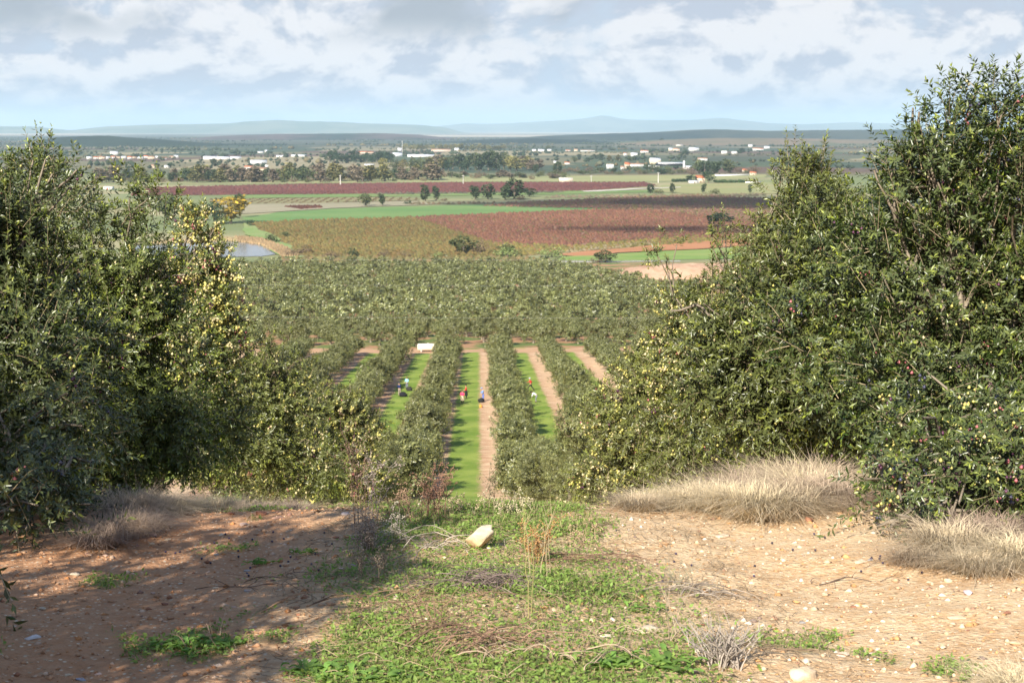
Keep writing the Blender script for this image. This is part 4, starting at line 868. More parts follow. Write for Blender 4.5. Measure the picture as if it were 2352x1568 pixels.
def long_box(name, cat, label, p0, p1, z, wd, material, lump=0):
    x0, y0 = P(*p0); x1, y1 = P(*p1); L = math.hypot(x1-x0, y1-y0); root = None
    m_ = int(L/2.) if lump else 2; r = np.random.default_rng(int(L)); a = Acc()
    if lump:
        t = np.linspace(0, 1, m_*3); C = np.stack([x0+(x1-x0)*t, y0+(y1-y0)*t+r.normal(0, wd*.3, len(t)), z*.5+r.normal(0, z*.12, len(t))], 1)
        V, F, C2 = balls(C, np.stack([np.full(len(t), 1.9), np.full(len(t), wd*.7), np.full(len(t), z*.55)], 1), np.tile([.035, .06, .022], (len(t), 1)), 'ico', r, .12); o = mk(name, V, F, M_FAR, None, False, C2)
    else:
        a.box((0, -wd/2, -.1), (L, wd/2, z)); a.box((0, -wd/2-.06, z+.003), (L, wd/2+.06, z+.15)); o = a.build(name, material); o.location = (x0, y0, 0); o.rotation_euler = (0, 0, math.atan2(y1-y0, x1-x0))
    return tag(o, label, cat)
long_box('hedge', 'hedge', 'long clipped dark hedge right of the red-roofed farmhouse', (1642, 420), (1690, 420), 3., 3., None, 1)
long_box('hedge', 'hedge', 'dark clipped hedge left of the red-roofed farmhouse', (1546, 418), (1584, 417), 3., 3., None, 1)
long_box('hedge', 'hedge', 'short clipped hedge at the far right of the farm', (1695, 420), (1712, 419), 3., 3., None, 1)
long_box('wall', 'wall', 'long low white wall behind the farmhouse', (1642, 405), (1720, 404), 2.2, .4, M_WALLW)
long_box('wall', 'wall', 'low pale wall right of the farmhouse hedges', (1712, 421), (1748, 420), 1.8, .4, M_WALLW)
M_CONC = plain('concrete', (.55, .53, .48), .85, .2, .2, 2.); M_WIRE = plain('wire_metal', (.35, .35, .36), .5, .5, 0.)
def pole(px, py, hpx, label, z=0., r0=.28):
    x, y = P(px, py, z); s_ = y/FPX; H = hpx*s_; root = empty('utility_pole', (x, y, z)); tag(root, label, 'utility pole')
    a = Acc(); a.tube([(0, 0, -.5), (0, 0, H)], [r0*1.3, r0*.8], 7); a.build('post', M_CONC, root)
    a = Acc(); a.box((-1.5, -.15, H-1.1), (1.5, .15, H-.8)); a.build('crossarm', M_CONC, root)
    for q in (-1.2, 0, 1.2):
        a = Acc(); a.tube([(q, 0, H-.8), (q, 0, H-.45)], .08, 5); a.build('insulator', M_WALLW, root)
pole(782, 426, 24, 'white utility pole at the far edge of the red orchard', r0=.5); pole(1064, 424, 22, 'thin utility pole, second along the red orchard', r0=.3); pole(1512, 420, 24, 'white utility pole right of the red orchard', r0=.5); pole(1358, 420, 17, 'small grey pole in the pale green field', r0=.3); pole(924, 354, 30, 'faint tall pole above the greenhouse', r0=.5)
# power line in front of the groves: poles stand beyond both sides of the view
def line(pa, pb, Ya, Yb, label, sag):
    A_ = AT(*pa, Ya); B_ = AT(*pb, Yb); t = np.linspace(0, 1, 30)[:, None]
    pts = A_+(B_-A_)*t; pts[:, 2] -= sag*4*(t*(1-t))[:, 0]
    a = Acc(); a.tube(pts, .0045, 4); tag(a.build('power_line', M_WIRE), label, 'power line')
line((-900, 588), (3300, 592), 150, 158, 'uppermost thin power line crossing in front of the groves', .3)
line((-900, 646), (3300, 652), 150, 158, 'middle thin power line crossing in front of the groves', .3)
line((-900, 718), (3300, 728), 150, 158, 'lowest thin power line crossing in front of the groves', .3)
for sx, Yp, lb in ((-900, 150, 'tall concrete pole carrying the power lines on the left'), (3300, 158, 'tall concrete pole carrying the power lines on the right')):
    tp = AT(sx, 585, Yp); gzv = float(gz(tp[0], Yp)); a = Acc(); a.tube([(tp[0], Yp+.2, gzv-.5), (tp[0], Yp+.2, tp[2]+.5)], [.28, .18], 8)
    a.box((tp[0]-.1, Yp-.3, tp[2]-6), (tp[0]+.1, Yp+.3, tp[2]-5.8)); tag(a.build('utility_pole', M_CONC), lb, 'utility pole')

# ------------------------------------------------------------------ water tank, bag
def tank():
    c = AT(983, 820, 278.5); x, y = c[0], 279.0; z = float(gz(x, y)); root = empty('water_tank', (x, y, z), .05); tag(root, 'cream water tank lying on the dirt track at the end of the alley', 'water tank')
    a = Acc(); W, R_ = 3.7/2, .62; th = np.linspace(0, 2*pi, 21)[:-1]
    xs = np.array([-W, -W+.03, -W+.14, W-.14, W-.03, W]); rr = np.array([R_*.80, R_*.93, R_, R_, R_*.93, R_*.80])
    V = np.array([[q, p_*cos(t)*.95, R_+.2+p_*sin(t)] for q, p_ in zip(xs, rr) for t in th]); F = [[i*20+j, i*20+(j+1) % 20, (i+1)*20+(j+1) % 20, (i+1)*20+j] for i in range(5) for j in range(20)]
    a.add(V, F); 
    for e in (0, 5):
        Vc = np.vstack([V[e*20:e*20+20], [xs[e], 0, R_+.2]]); a.add(Vc, [[j, (j+1) % 20, 20] for j in range(20)])
    a.build('tank', plain('cream_plastic', (.82, .72, .55), .5, .4, .12, 1.2), root, True)
    a = Acc(); a.tube([(0, 0, 2*R_+.17), (0, 0, 2*R_+.27)], .2, 12); a.build('lid', M_WALLW, root)
    for q in (-1.2, 1.2):
        a = Acc(); a.box((q-.1, -.55, -.05), (q+.1, .55, .34)); a.build('cradle', M_CONC, root)
tank()

# ------------------------------------------------------------------ people
def skin_obj(name, nodes, edges, root_i, parent, material, color, sub=2):
    """nodes: (x,y,z,rx[,ry])"""
    me = bpy.data.meshes.new(name); me.from_pydata([q[:3] for q in nodes], edges, []); me.update()
    o = bpy.data.objects.new(name, me); COL.objects.link(o); o.parent = parent
    mod = o.modifiers.new('skin', 'SKIN'); sv = me.skin_vertices[0].data
    for i_, q in enumerate(nodes):
        sv[i_].radius = (q[3], q[4] if len(q) > 4 else q[3]); sv[i_].use_root = (i_ == root_i)
    mod.use_smooth_shade = True
    s_ = o.modifiers.new('sub', 'SUBSURF'); s_.levels = s_.render_levels = sub
    me.materials.append(material); return o
def solid(name, col, rough=.85): return MATS.get(name) or plain(name, col, rough, .2, .12, 8.)
M_SK = solid('skin_tone', (.42, .24, .15), .6)
def person(label, px, py, Y, rz, pose, top, bottom, hat=None, hair=(.03, .02, .015), skirt=None, h=1.68, bag=None):
    c = AT(px, py, Y); x = c[0]; z = float(gz(x, Y)); root = empty('person', (x, Y, z), rz); tag(root, label, 'person', 'olive pickers in the grass alleys')
    k_ = h/1.7; V = lambda *a: tuple(v*k_ for v in a)
    if pose == 'bend':
        pel = (0, -.10, .88); ch = (0, .30, 1.12); nk = (0, .42, 1.17); hd = (0, .56, 1.16)
        sh = [(-.17, .33, 1.14), (.17, .33, 1.14)]; el = [(-.2, .42, .86), (.2, .45, .88)]; ha = [(-.12, .50, .62), (.14, .55, .66)]
        kn = [(-.11, 0, .48), (.11, .04, .48)]; an = [(-.12, -.05, .09), (.12, 0, .09)]
    elif pose == 'stride':
        pel = (0, 0, .90); ch = (0, .08, 1.28); nk = (0, .11, 1.43); hd = (0, .15, 1.58)
        sh = [(-.18, .08, 1.36), (.18, .08, 1.36)]; el = [(-.26, .25, 1.16), (.25, -.1, 1.12)]; ha = [(-.2, .48, 1.12), (.24, .02, .90)]
        kn = [(-.1, .28, .52), (.1, -.12, .48)]; an = [(-.1, .36, .09), (.1, -.45, .14)]
    else:
        lean = .10 if pose == 'lean' else .02
        pel = (0, 0, .92); ch = (0, lean, 1.28); nk = (0, lean*1.4, 1.43); hd = (0, lean*1.9+.02, 1.58)
        sh = [(-.18, lean, 1.37), (.18, lean, 1.37)]; el = [(-.24, lean+.04, 1.10), (.24, lean+.04, 1.10)]
        ha = [(-.17, lean+.28, 1.0), (.17, lean+.28, 1.0)]; kn = [(-.1, .02, .5), (.1, .02, .5)]; an = [(-.11, -.02, .09), (.11, -.02, .09)]
    N = [(*V(*pel), .13*k_, .10*k_), (*V(*ch), .15*k_, .10*k_), (*V(*nk), .055*k_), (*V(*hd), .085*k_, .095*k_), (*V(hd[0], hd[1]+.01, hd[2]+.09), .075*k_)]
    E = [(0, 1), (1, 2), (2, 3), (3, 4)]
    for s_ in (0, 1):
        b_ = len(N)
        N += [(*V(*sh[s_]), .06*k_), (*V(*el[s_]), .043*k_), (*V(*ha[s_]), .028*k_)]; E += [(1, b_), (b_, b_+1), (b_+1, b_+2)]
        hx = np.array(ha[s_])*k_; dr = unit(hx-np.array(el[s_])*k_)
        N.append((*(hx+dr*.07), .026)); E.append((b_+2, b_+3))
        sd_ = unit(np.cross(dr, [0, 1, .2]))
        for f_ in range(4):
            p1 = hx+dr*(.10+.01*(1.5-abs(f_-1.5)))+sd_*(f_-1.5)*.022; p2 = p1+dr*.05+np.array([0, 0, -.02]); N += [(*p1, .009), (*p2, .008)]; q = len(N); E += [(b_+3, q-2), (q-2, q-1)]
        p1 = hx+dr*.03-sd_*.045*(1 if s_ else -1); N += [(*p1, .011), (*(p1+dr*.045), .009)]; q = len(N); E += [(b_+2, q-2), (q-2, q-1)]
        b_ = len(N); hp = (pel[0]+(-.09, .09)[s_], pel[1], pel[2]-.06)
        N += [(*V(*hp), .095*k_), (*V(*kn[s_]), .062*k_), (*V(*an[s_]), .04*k_), (*V(an[s_][0], an[s_][1]+.17, .04), .035*k_)]; E += [(0, b_), (b_, b_+1), (b_+1, b_+2), (b_+2, b_+3)]
    skin_obj('body', N, E, 0, root, M_SK, None, 1)
    n0, n1, n2, n3 = np.array(pel), np.array(ch), np.array(nk), np.array(hd)
    T = [(*V(*(n0+[0, 0, .0])), .165*k_, .125*k_), (*V(*(n0*.5+n1*.5)), .16*k_, .125*k_), (*V(*n1), .18*k_, .125*k_), (*V(*(n1*.4+n2*.6)), .10*k_, .08*k_)]
    ET = [(0, 1), (1, 2), (2, 3)]
    for s_ in (0, 1):
        b_ = len(T); e2 = np.array(el[s_])*.25+np.array(ha[s_])*.75
        T += [(*V(*sh[s_]), .078*k_), (*V(*el[s_]), .06*k_), (*V(*e2), .048*k_)]; ET += [(2, b_), (b_, b_+1), (b_+1, b_+2)]
    skin_obj('shirt', T, ET, 0, root, solid('cloth_%s' % top[0], top[1]), None, 1)
    if skirt:
        a = Acc(); t = np.linspace(0, 2*pi, 19)[:-1]
        rg = [(.17, .12, 1.0), (.24, .18, .72), (.27, .20, .36)]
        V2 = np.array([[rx*cos(q)*(1+.05*sin(5*q)*(i_ > 0)), ry*sin(q), zz] for i_, (rx, ry, zz) in enumerate(rg) for q in t])*k_
        a.add(V2, [[i*18+j, i*18+(j+1) % 18, (i+1)*18+(j+1) % 18, (i+1)*18+j] for i in range(2) for j in range(18)]); a.build('apron', solid('cloth_%s' % skirt[0], skirt[1]), root, True)
    B = [(*V(*(n0+[0, 0, .06])), .165*k_, .125*k_), (*V(*(n0-[0, 0, .04])), .14*k_, .11*k_)]; EB = [(0, 1)]
    for s_ in (0, 1):
        b_ = len(B); hp = (pel[0]+(-.095, .095)[s_], pel[1], pel[2]-.12)
        B += [(*V(*hp), .11*k_), (*V(*kn[s_]), .08*k_), (*V(*an[s_]), .062*k_)]; EB += [(1, b_), (b_, b_+1), (b_+1, b_+2)]
        a = Acc(); ax, ay, az = V(*an[s_]); C_, F_, K_ = balls([(ax, ay+.06, max(az-.04, .045))], [[.055, .145, .05]], [(.5,)*3]); a.add(C_, F_, K_); a.build('shoe', solid('shoe_dark', (.03, .025, .02)), root, True)
    skin_obj('trousers', B, EB, 0, root, solid('cloth_%s' % bottom[0], bottom[1]), None, 1)
    a = Acc(); hx, hy, hz = V(*hd); C_, F_, K_ = balls([(hx, hy-.02, hz+.075)], [[.105, .118, .10]], [(.5,)*3]); a.add(C_, F_, K_)
    if hat: C_, F_, K_ = balls([(hx, hy+.05, hz+.09)], [[.13, .16, .025]], [(.5,)*3]); a.add(C_, F_, K_)
    a.build('hat' if hat else 'hair', solid('hat_%s' % hat[0], hat[1]) if hat else solid('hair_dark', hair), root, True)
    a = Acc()                                                         # face
    for ex in (-.033, .033): C_, F_, K_ = balls([(hx+ex, hy+.088, hz+.02)], [[.014, .01, .009]], [(.03,)*3]); a.add(C_, F_, K_)
    C_, F_, K_ = balls([(hx, hy+.094, hz-.045)], [[.026, .008, .007]], [(.3, .1, .1)]); a.add(C_, F_, K_); a.build('face', M_CLOTH, root)
    C_, F_, K_ = balls([(hx, hy+.10, hz-.01)], [[.014, .022, .024]], [(.5,)*3]); a = Acc(); a.add(C_, F_, K_); a.build('nose', M_SK, root, True)
    return root
NAVY = ('navy', (.02, .03, .10)); AQUA = ('aqua', (.28, .62, .72)); BEIGE = ('beige', (.62, .50, .33)); PINK = ('pink', (.80, .06, .16)); BLACK = ('black', (.015, .015, .018)); REDC = ('red', (.62, .06, .04)); BLUE = ('blue', (.20, .32, .62)); BLUE2 = ('strong_blue', (.12, .18, .50)); WHITE = ('white', (.78, .78, .80)); GREY = ('grey', (.18, .19, .22)); GRN = ('green', (.06, .16, .11)); KHAKI = ('khaki', (.30, .25, .20))
person('olive picker in navy clothes and cap stooping beside a dark sack', 918, 918, 198, .4, 'lean', NAVY, KHAKI, hat=NAVY)
person('olive picker in a light aqua shirt behind the navy one', 935, 905, 208, 2.6, 'stand', AQUA, GREY)
person('woman in a bright pink top with a cream apron, nearest of her pair', 1062, 938, 188, 3.0, 'stand', PINK, BLACK, hair=(.12, .04, .02), skirt=BEIGE, h=1.62)
person('picker in red top and long black clothing behind the pink one', 1071, 926, 194, 1.5, 'stand', REDC, BLACK, skirt=BLACK)
person('picker dressed all in blue beside a black basket', 1110, 934, 190, 1.9, 'lean', BLUE, BLUE2, hat=BLUE)
person('picker in black and red striding across the right alley', 1219, 905, 205, 1.3, 'stride', REDC, BLACK, hat=('paleblue', (.45, .5, .55)))
person('picker in a white shirt bent forward over the grass', 1231, 935, 190, 1.3, 'bend', WHITE, GREY, hat=None)
person('picker in green half hidden by the olive row on the right', 1194, 912, 200, 2.2, 'stand', GRN, KHAKI, hat=('tan', (.55, .4, .3)))
def sack(label, px, Y, R_, colr, name='olive_sack', cat='sack', rough=.8):
    c = AT(px, 930, Y); x = c[0]; r = np.random.default_rng(int(px)); v, f = ico()
    # subdivide once
    V = [tuple(q) for q in v]; mid = {}; F = []
    def mp(a, b):
        kk = (min(a, b), max(a, b))
        if kk not in mid: mid[kk] = len(V); V.append(tuple(unit((np.array(V[a])+np.array(V[b]))/2)))
        return mid[kk]
    for a, b, c2 in f: ab, bc, ca = mp(a, b), mp(b, c2), mp(c2, a); F += [(a, ab, ca), (b, bc, ab), (c2, ca, bc), (ab, bc, ca)]
    V = np.array(V); V *= (1+r.normal(0, .09, (len(V), 1))); V = V*np.array(R_); V[:, 2] = np.maximum(V[:, 2], -R_[2]*.6); V[:, 2] += R_[2]*.55
    o = mk(name, V, F, solid('sack_%d' % px, colr), None, True); o.location = (x, Y, float(gz(x, Y))); return tag(o, label, cat)
sack('black sack of olives at the feet of the navy picker', 926, 197, (.5, .4, .4), (.015, .015, .02)); sack('dark net heap at the feet of the aqua picker', 940, 206, (.42, .4, .36), (.03, .03, .025), 'net_heap', 'net')
sack('black sack beside the blue picker', 1105, 189, (.42, .36, .36), (.02, .02, .02)); sack('small orange bucket-sized bag below the blue picker', 1104, 184.5, (.2, .18, .28), (.65, .28, .06), 'orange_bag', 'bag'); sack('white bag lying in the grass beside the left row', 945, 184, (.35, .3, .24), (.75, .76, .80), 'white_bag', 'bag')


# ------------------------------------------------------------------ haze: the air over the plain
m_ = bpy.data.materials.new('haze_air'); m_.use_nodes = True; k = NT(m_.node_tree)
vol = k.n('ShaderNodeVolumePrincipled', {'Color': (.60, .82, 1.0, 1), 'Density': 4.2e-5, 'Anisotropy': .0, 'Density Attribute': ''})
k.t.links.new(vol.outputs[0], k.n('ShaderNodeOutputMaterial').inputs['Volume'])
a = Acc(); a.box((-31000, -700, -6), (31000, 47000, 440)); tag(a.build('haze', m_), 'thin blue haze in the air over the whole plain', 'haze', None, 'stuff')
# ------------------------------------------------------------------ a cumulus cloud over the hill, its shadow lies on the far orchards
def cloud(cx, cy_, alt, parts, seed, label):
    r = np.random.default_rng(seed); a = Acc()
    for dx, dy, rx, ry, rz in parts:
        v, f = ico(); V = v; F = f
        for _ in range(3):
            mid = {}; VV = [tuple(q) for q in V]; FF = []
            def mp(p_, q_):
                kk = (min(p_, q_), max(p_, q_))
                if kk not in mid: mid[kk] = len(VV); VV.append(tuple(unit((np.array(VV[p_])+np.array(VV[q_]))/2)))
                return mid[kk]
            for p_, q_, w_ in F: ab, bc, ca = mp(p_, q_), mp(q_, w_), mp(w_, p_); FF += [(p_, ab, ca), (q_, bc, ab), (w_, ca, bc), (ab, bc, ca)]
            V = np.array(VV); F = np.array(FF)
        b_ = 1+.38*(fbm(V[:, 0]*2.2+seed+dx, V[:, 1]*2.2+V[:, 2]*1.7, 71)-.5)+.16*(fbm(V[:, 0]*7, V[:, 1]*7+V[:, 2]*6, 72)-.5)
        Q = V*b_[:, None]*[rx, ry, rz]; Q[:, 2] = np.maximum(Q[:, 2], -rz*.25); a.add(Q+[cx+dx, cy_+dy, alt], F, (.9, .9, .92))
    tag(a.build('cloud', M_CLOUD, None, True), label, 'cloud')
m_, k = mat('cloud_vapour'); k.out(k.n('ShaderNodeMixShader', {0: .68, 1: k.n('ShaderNodeBsdfDiffuse', {'Color': (.92, .92, .94, 1)}).outputs[0], 2: k.n('ShaderNodeBsdfTransparent').outputs[0]}).outputs[0]); M_CLOUD = m_
def over(px, py, alt):           # where a cloud must float for its shadow to lie on that spot of the plain
    x, y = P(px, py); h = (alt)/math.tan(SUN_EL); return x+sin(SUN_AZ)*h, y+cos(SUN_AZ)*h
cx, cy_ = over(1560, 468, 900)
cloud(cx, cy_, 900, [(0, 0, 150, 75, 60), (-110, 15, 95, 42, 40), (150, -10, 170, 95, 70), (330, -40, 160, 110, 70), (60, 30, 110, 50, 80)], 3, 'white cumulus drifting over the hill whose shadow lies on the far orchards')
cx, cy_ = over(1750, 530, 850)
cloud(cx, cy_, 850, [(0, 0, 90, 22, 25), (-80, 12, 50, 12, 16), (100, 0, 110, 40, 30)], 5, 'small thin cloud trailing beside the larger cumulus')

# ------------------------------------------------------------------ foreground
_Y = np.linspace(4.2, 13., 3000)
def G(px, py):
    v = ray(px, py); t = _Y/v[1]; x = v[0]*t; z = CAMZ+v[2]*t; gap = z-gz(x, _Y); i_ = np.argmax(gap < 0) if (gap < 0).any() and _Y[np.argmax(gap < 0)] < 10.5 else np.argmin(gap+(_Y > 9.9)*9)
    return float(x[i_]), float(_Y[i_]), float(gz(x[i_], _Y[i_]))
r = np.random.default_rng(21)
# gravel
m_ = 15000
yy = 4.5+7.0*r.random(m_)**1.25; xx = r.uniform(-1, 1, m_)*(.46*yy+.4)
gwv = grassw(xx, yy); kk = r.random(m_) > gwv*1.1; xx, yy = xx[kk], yy[kk]; m_ = len(xx)
sz = .0034+.014*r.random(m_)**4.0+.0006*yy*.5
pal = np.array([(.52, .36, .22), (.62, .47, .31), (.70, .60, .46), (.42, .25, .13), (.33, .19, .12), (.50, .28, .12), (.28, .20, .16)])
cc = pal[r.choice(7, m_, p=[.28, .25, .14, .13, .07, .1, .03])]*r.uniform(.8, 1.15, (m_, 1))
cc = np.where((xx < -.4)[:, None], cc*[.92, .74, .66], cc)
R_ = np.stack([sz*r.uniform(.8, 1.5, m_), sz*r.uniform(.7, 1.2, m_), sz*r.uniform(.4, .8, m_)], 1)
V, F, C = balls(np.stack([xx, yy, gz(xx, yy)+sz*.12], 1), R_, cc, 'oct', r, .18)
tag(mk('gravel', V, F, M_STONE, None, False, C), 'loose gravel of buff and orange pebbles on the track', 'gravel', None, 'stuff')
# single stones
def stone_proto(seed, el=(1, .8, .55), flat=False):
    rr = np.random.default_rng(seed); v, f = ico(); VV = [tuple(q) for q in v]; mid = {}; FF = []
    V, F = v, f
    for _ in range(2):
        mid = {}; VV = [tuple(q) for q in V]; FF = []
        def mp(p_, q_):
            kk = (min(p_, q_), max(p_, q_))
            if kk not in mid: mid[kk] = len(VV); VV.append(tuple(unit((np.array(VV[p_])+np.array(VV[q_]))/2)))
            return mid[kk]
        for p_, q_, w_ in F: ab, bc, ca = mp(p_, q_), mp(q_, w_), mp(w_, p_); FF += [(p_, ab, ca), (q_, bc, ab), (w_, ca, bc), (ab, bc, ca)]
        V = np.array(VV); F = np.array(FF)
    for _ in range(14):                                                # chip facets
        nn = unit(rr.normal(size=3)); dd = rr.uniform(.50, .82); h = V@nn; V = V-np.maximum(h-dd, 0)[:, None]*nn
    V = V*(1+.34*(fbm(V[:, 0]*2.6+seed, V[:, 1]*2.6+V[:, 2]*2.2, 81)-.5)[:, None]+.10*(fbm(V[:, 0]*8+seed, V[:, 1]*8+V[:, 2]*7, 82)-.5)[:, None])
    return V*np.array(el), F
STN = [stone_proto(q, (1, .75+.1*(q % 3), .5+.1*(q % 2))) for q in range(5)]
def stone(px, py, w_px, col, label, el=(1, 1, 1), q=0, rz=None, tilt=0., sink=.25, group=None, nm='stone', two=None):
    x, y, z = G(px, py); s_ = w_px/2/(FPX/y*1.01); V, F = STN[q % 5]; V = V*np.array(el)
    ca, sa = cos(tilt), sin(tilt); V = np.stack([V[:, 0]*ca-V[:, 2]*sa, V[:, 1], V[:, 0]*sa+V[:, 2]*ca], 1)
    cl = np.tile(col, (len(V), 1))*(.82+.36*fbm(V[:, 0]*5, V[:, 2]*5+V[:, 1]*4, 83))[:, None]
    if two is not None: t = sst(V[:, 2]+.4*(fbm(V[:, 0]*3, V[:, 1]*3, 84)-.5), -.1, .35)[:, None]; cl = cl*t+np.array(two)*(1-t)
    o = mk(nm, V*s_, F, M_STONE, None, False, cl); zmin = V[:, 2].min()*s_; o.location = (x, y, z-zmin*(1-sink*2)); o.rotation_euler = (0, 0, r.uniform(-.5, .5) if rz is None else rz)
    return tag(o, label, 'stone', group)
WH, BF, OR, PK, RD, GY_ = (.52, .43, .31), (.62, .47, .31), (.50, .28, .13), (.52, .36, .28), (.28, .13, .08), (.36, .33, .30)
stone(1102, 1258, 92, WH, 'large pale rock leaning upright in the grass strip', (1.0, .85, 1.05), 1, -.1, .78, .10, nm='rock', two=(.58, .42, .24))
for a_ in [(1487, 1452, 82, WH, 'long flat whitish stone in the grass strip edge', (1.1, .8, .55), 2, .05), (1845, 1556, 88, (.68, .52, .34), 'big buff stone at the bottom edge of the track', (1, .9, .9), 3), (170, 1322, 30, WH, 'small bright stone in the shade on the left', (1, .9, 1.), 0), (78, 1466, 44, (.60, .55, .52), 'flat grey-white stone near the left edge', (1.1, .8, .5), 2),
  (2224, 1364, 34, (.55, .42, .42), 'whitish stone with a purple end on the right track', (1, .9, .9), 4), (1857, 1196, 26, (.34, .17, .10), 'reddish brown stone at the foot of the dry grass bank', (1, .9, 1.1), 1), (2135, 1340, 22, BF, 'rounded buff pebble, left one of the pair under the right tree', (1, 1, 1), 0), (2176, 1336, 26, BF, 'rounded buff pebble, right one of the pair under the right tree', (1, 1, 1), 1), (1978, 1292, 36, (.62, .46, .32), 'flat tan stone below the shadow of the right tree', (1.1, .9, .6), 2), (2300, 1314, 30, (.64, .55, .44), 'pale stone at the foot of the dry grass clump on the right', (1, .9, .8), 3),
  (1935, 1505, 44, (.62, .48, .34), 'wide tan stone in the right wheel track', (1.1, .9, .45), 4), (2200, 1420, 52, (.60, .44, .28), 'very flat orange stone in the right wheel track', (1.1, .9, .35), 2), (2330, 1480, 36, (.60, .40, .24), 'peaked orange stone near the right edge', (1, .9, .9), 0), (1972, 1390, 22, OR, 'small orange pebble right of the bare patch', (1, .9, .9), 1), (1660, 1232, 40, (.62, .46, .32), 'flat tan stone near the far end of the right track', (1.2, .9, .4), 3),
  (1392, 1462, 40, (.66, .54, .40), 'broken flat stone beside the long whitish one', (1.2, .8, .4), 4), (530, 1180, 22, RD, 'dark round stone at the shaded bank, left one', (1, 1, .9), 0), (598, 1182, 34, RD, 'dark round stone at the shaded bank, right one', (1, .9, .8), 1), (640, 1190, 30, (.30, .18, .13), 'dark flat stone right of the round shaded ones', (1.2, .9, .5), 2), (795, 1182, 26, (.34, .30, .30), 'grey stone on the far left track', (1, .9, .8), 3), (558, 1206, 28, (.42, .30, .24), 'pale brown stone in the shaded left track', (1, .9, .7), 4), (350, 1230, 26, (.45, .30, .26), 'pinkish stone beside the dark left tree', (1, .9, .7), 1),
  (770, 1235, 20, RD, 'dark red pebble on the sunny part of the left track', (1, .9, .8), 0), (812, 1300, 30, (.40, .30, .26), 'greyish oval stone at the grass strip edge', (1.2, .9, .6), 2), (465, 1500, 44, (.40, .20, .12), 'long red-brown stone in the left shadow', (1.3, .8, .45), 3), (700, 1520, 34, (.62, .52, .40), 'pale stone left of the leafy weeds at the bottom', (1, .9, .7), 4), (540, 1470, 40, (.38, .18, .11), 'red-brown flat stone above the green clump', (1.3, .8, .4), 1), (500, 1530, 30, (.5, .38, .28), 'tan stone at the bottom left', (1.1, .9, .6), 2), (185, 1562, 34, (.36, .35, .38), 'bluish grey stone at the bottom left corner', (1.1, .9, .6), 0), (1250, 1395, 26, OR, 'orange stone in the middle of the grass strip', (1.1, .9, .6), 3)]:
    stone(*a_)
for q in range(60):
    px = r.uniform(0, 800) if q % 2 else r.uniform(1350, 2350); py = r.uniform(1215, 1560)
    sh_ = px < 800
    stone(px, py, r.uniform(12, 24), [BF, OR, WH, PK, RD, GY_][r.integers(6)], 'small stone lying loose in the shaded left wheel track' if sh_ else 'small stone lying loose in the sunny right wheel track', (1, .9, r.uniform(.5, .9)), q, group='loose stones of the left track' if sh_ else 'loose stones of the right track')
# fallen olives
px_ = np.concatenate([r.uniform(1500, 2250, 34), r.uniform(250, 800, 30)]); py_ = np.concatenate([r.uniform(1195, 1340, 34), r.uniform(1220, 1330, 30)])
pts = np.array([G(a, b) for a, b in zip(px_, py_)])+[0, 0, .007]
V, F, C = balls(pts, np.full(len(pts), .0065), np.tile([.03, .02, .045], (len(pts), 1))*r.uniform(.6, 2.2, (len(pts), 1)), 'ico')
tag(mk('fallen_olives', V, F, M_FRUIT, None, True, C), 'ripe black olives scattered on the gravel', 'olives', None, 'stuff')
# green grass and small weeds of the middle strip
def blades(r, P0, L, W, lean, col, seg=2, bend=.5):
    m_ = len(P0); th = r.uniform(0, 2*pi, m_); d = np.stack([np.cos(th), np.sin(th), 0*th], 1); s_ = np.stack([-np.sin(th), np.cos(th), 0*th], 1)
    lean = lean[:, None]; L_ = L[:, None]; W_ = W[:, None]
    p1 = P0+np.array([0, 0, 1.])*L_*.55+d*L_*lean*.35; p2 = P0+np.array([0, 0, 1.])*L_*(1-bend*lean)+d*L_*lean*1.0
    V = np.stack([P0-s_*W_*.5, P0+s_*W_*.5, p1+s_*W_*.42, p1-s_*W_*.42, p2], 1); b_ = np.arange(m_)[:, None]*5
    return V.reshape(-1, 3), np.concatenate([b_+[0, 1, 2], b_+[0, 2, 3], b_+[3, 2, 4]]), np.repeat(col, 5, 0)
cand = 260000; yy = 4.9+5.6*r.random(cand); xx = r.uniform(-2.2, 2.4, cand); gv = grassw(xx, yy)
kk = r.random(cand) < np.clip(gv*1.2, 0, 1)*.9; xx, yy = xx[kk], yy[kk]; nb_ = len(xx)
t = fbm(xx*3, yy*3, 91); pick = r.random(nb_)
half = pick < .42
xa, ya = xx[half], yy[half]; m_ = len(xa)
col = np.array([.18, .24, .065])[None]*r.uniform(.7, 1.5, (m_, 1)); dryk = (r.random(m_) < .25+.35*(ya > 7.7)); col[dryk] = np.array([.36, .29, .15])*r.uniform(.7, 1.2, (dryk.sum(), 1))
V, F, C = blades(r, np.stack([xa, ya, gz(xa, ya)-.004], 1), r.uniform(.015, .055, m_)*(1+.2*(ya > 8)), r.uniform(.0022, .0042, m_), r.uniform(.2, 1.3, m_), col)
tag(mk('grass', V, F, M_GRASS, None, False, C), 'short green grass growing along the middle of the track', 'grass', None, 'stuff')
xb, yb = xx[~half], yy[~half]; kk = r.random(len(xb)) < .97; xb, yb = xb[kk], yb[kk]; m_ = len(xb)
a_ = unit(np.stack([r.normal(size=m_), r.normal(size=m_), r.uniform(.0, .7, m_)], 1)); nn = unit(np.stack([r.normal(0, .35, m_), r.normal(0, .35, m_)-.2, np.ones(m_)], 1))
col = np.array([.16, .25, .06])[None]*r.uniform(.6, 1.5, (m_, 1)); col += np.array([.05, .03, 0])*r.random((m_, 1))
V, F, C = leaves(np.stack([xb, yb, gz(xb, yb)+r.uniform(.002, .022, m_)], 1), a_, nn, r.uniform(.012, .028, m_), r.uniform(.008, .016, m_), col)
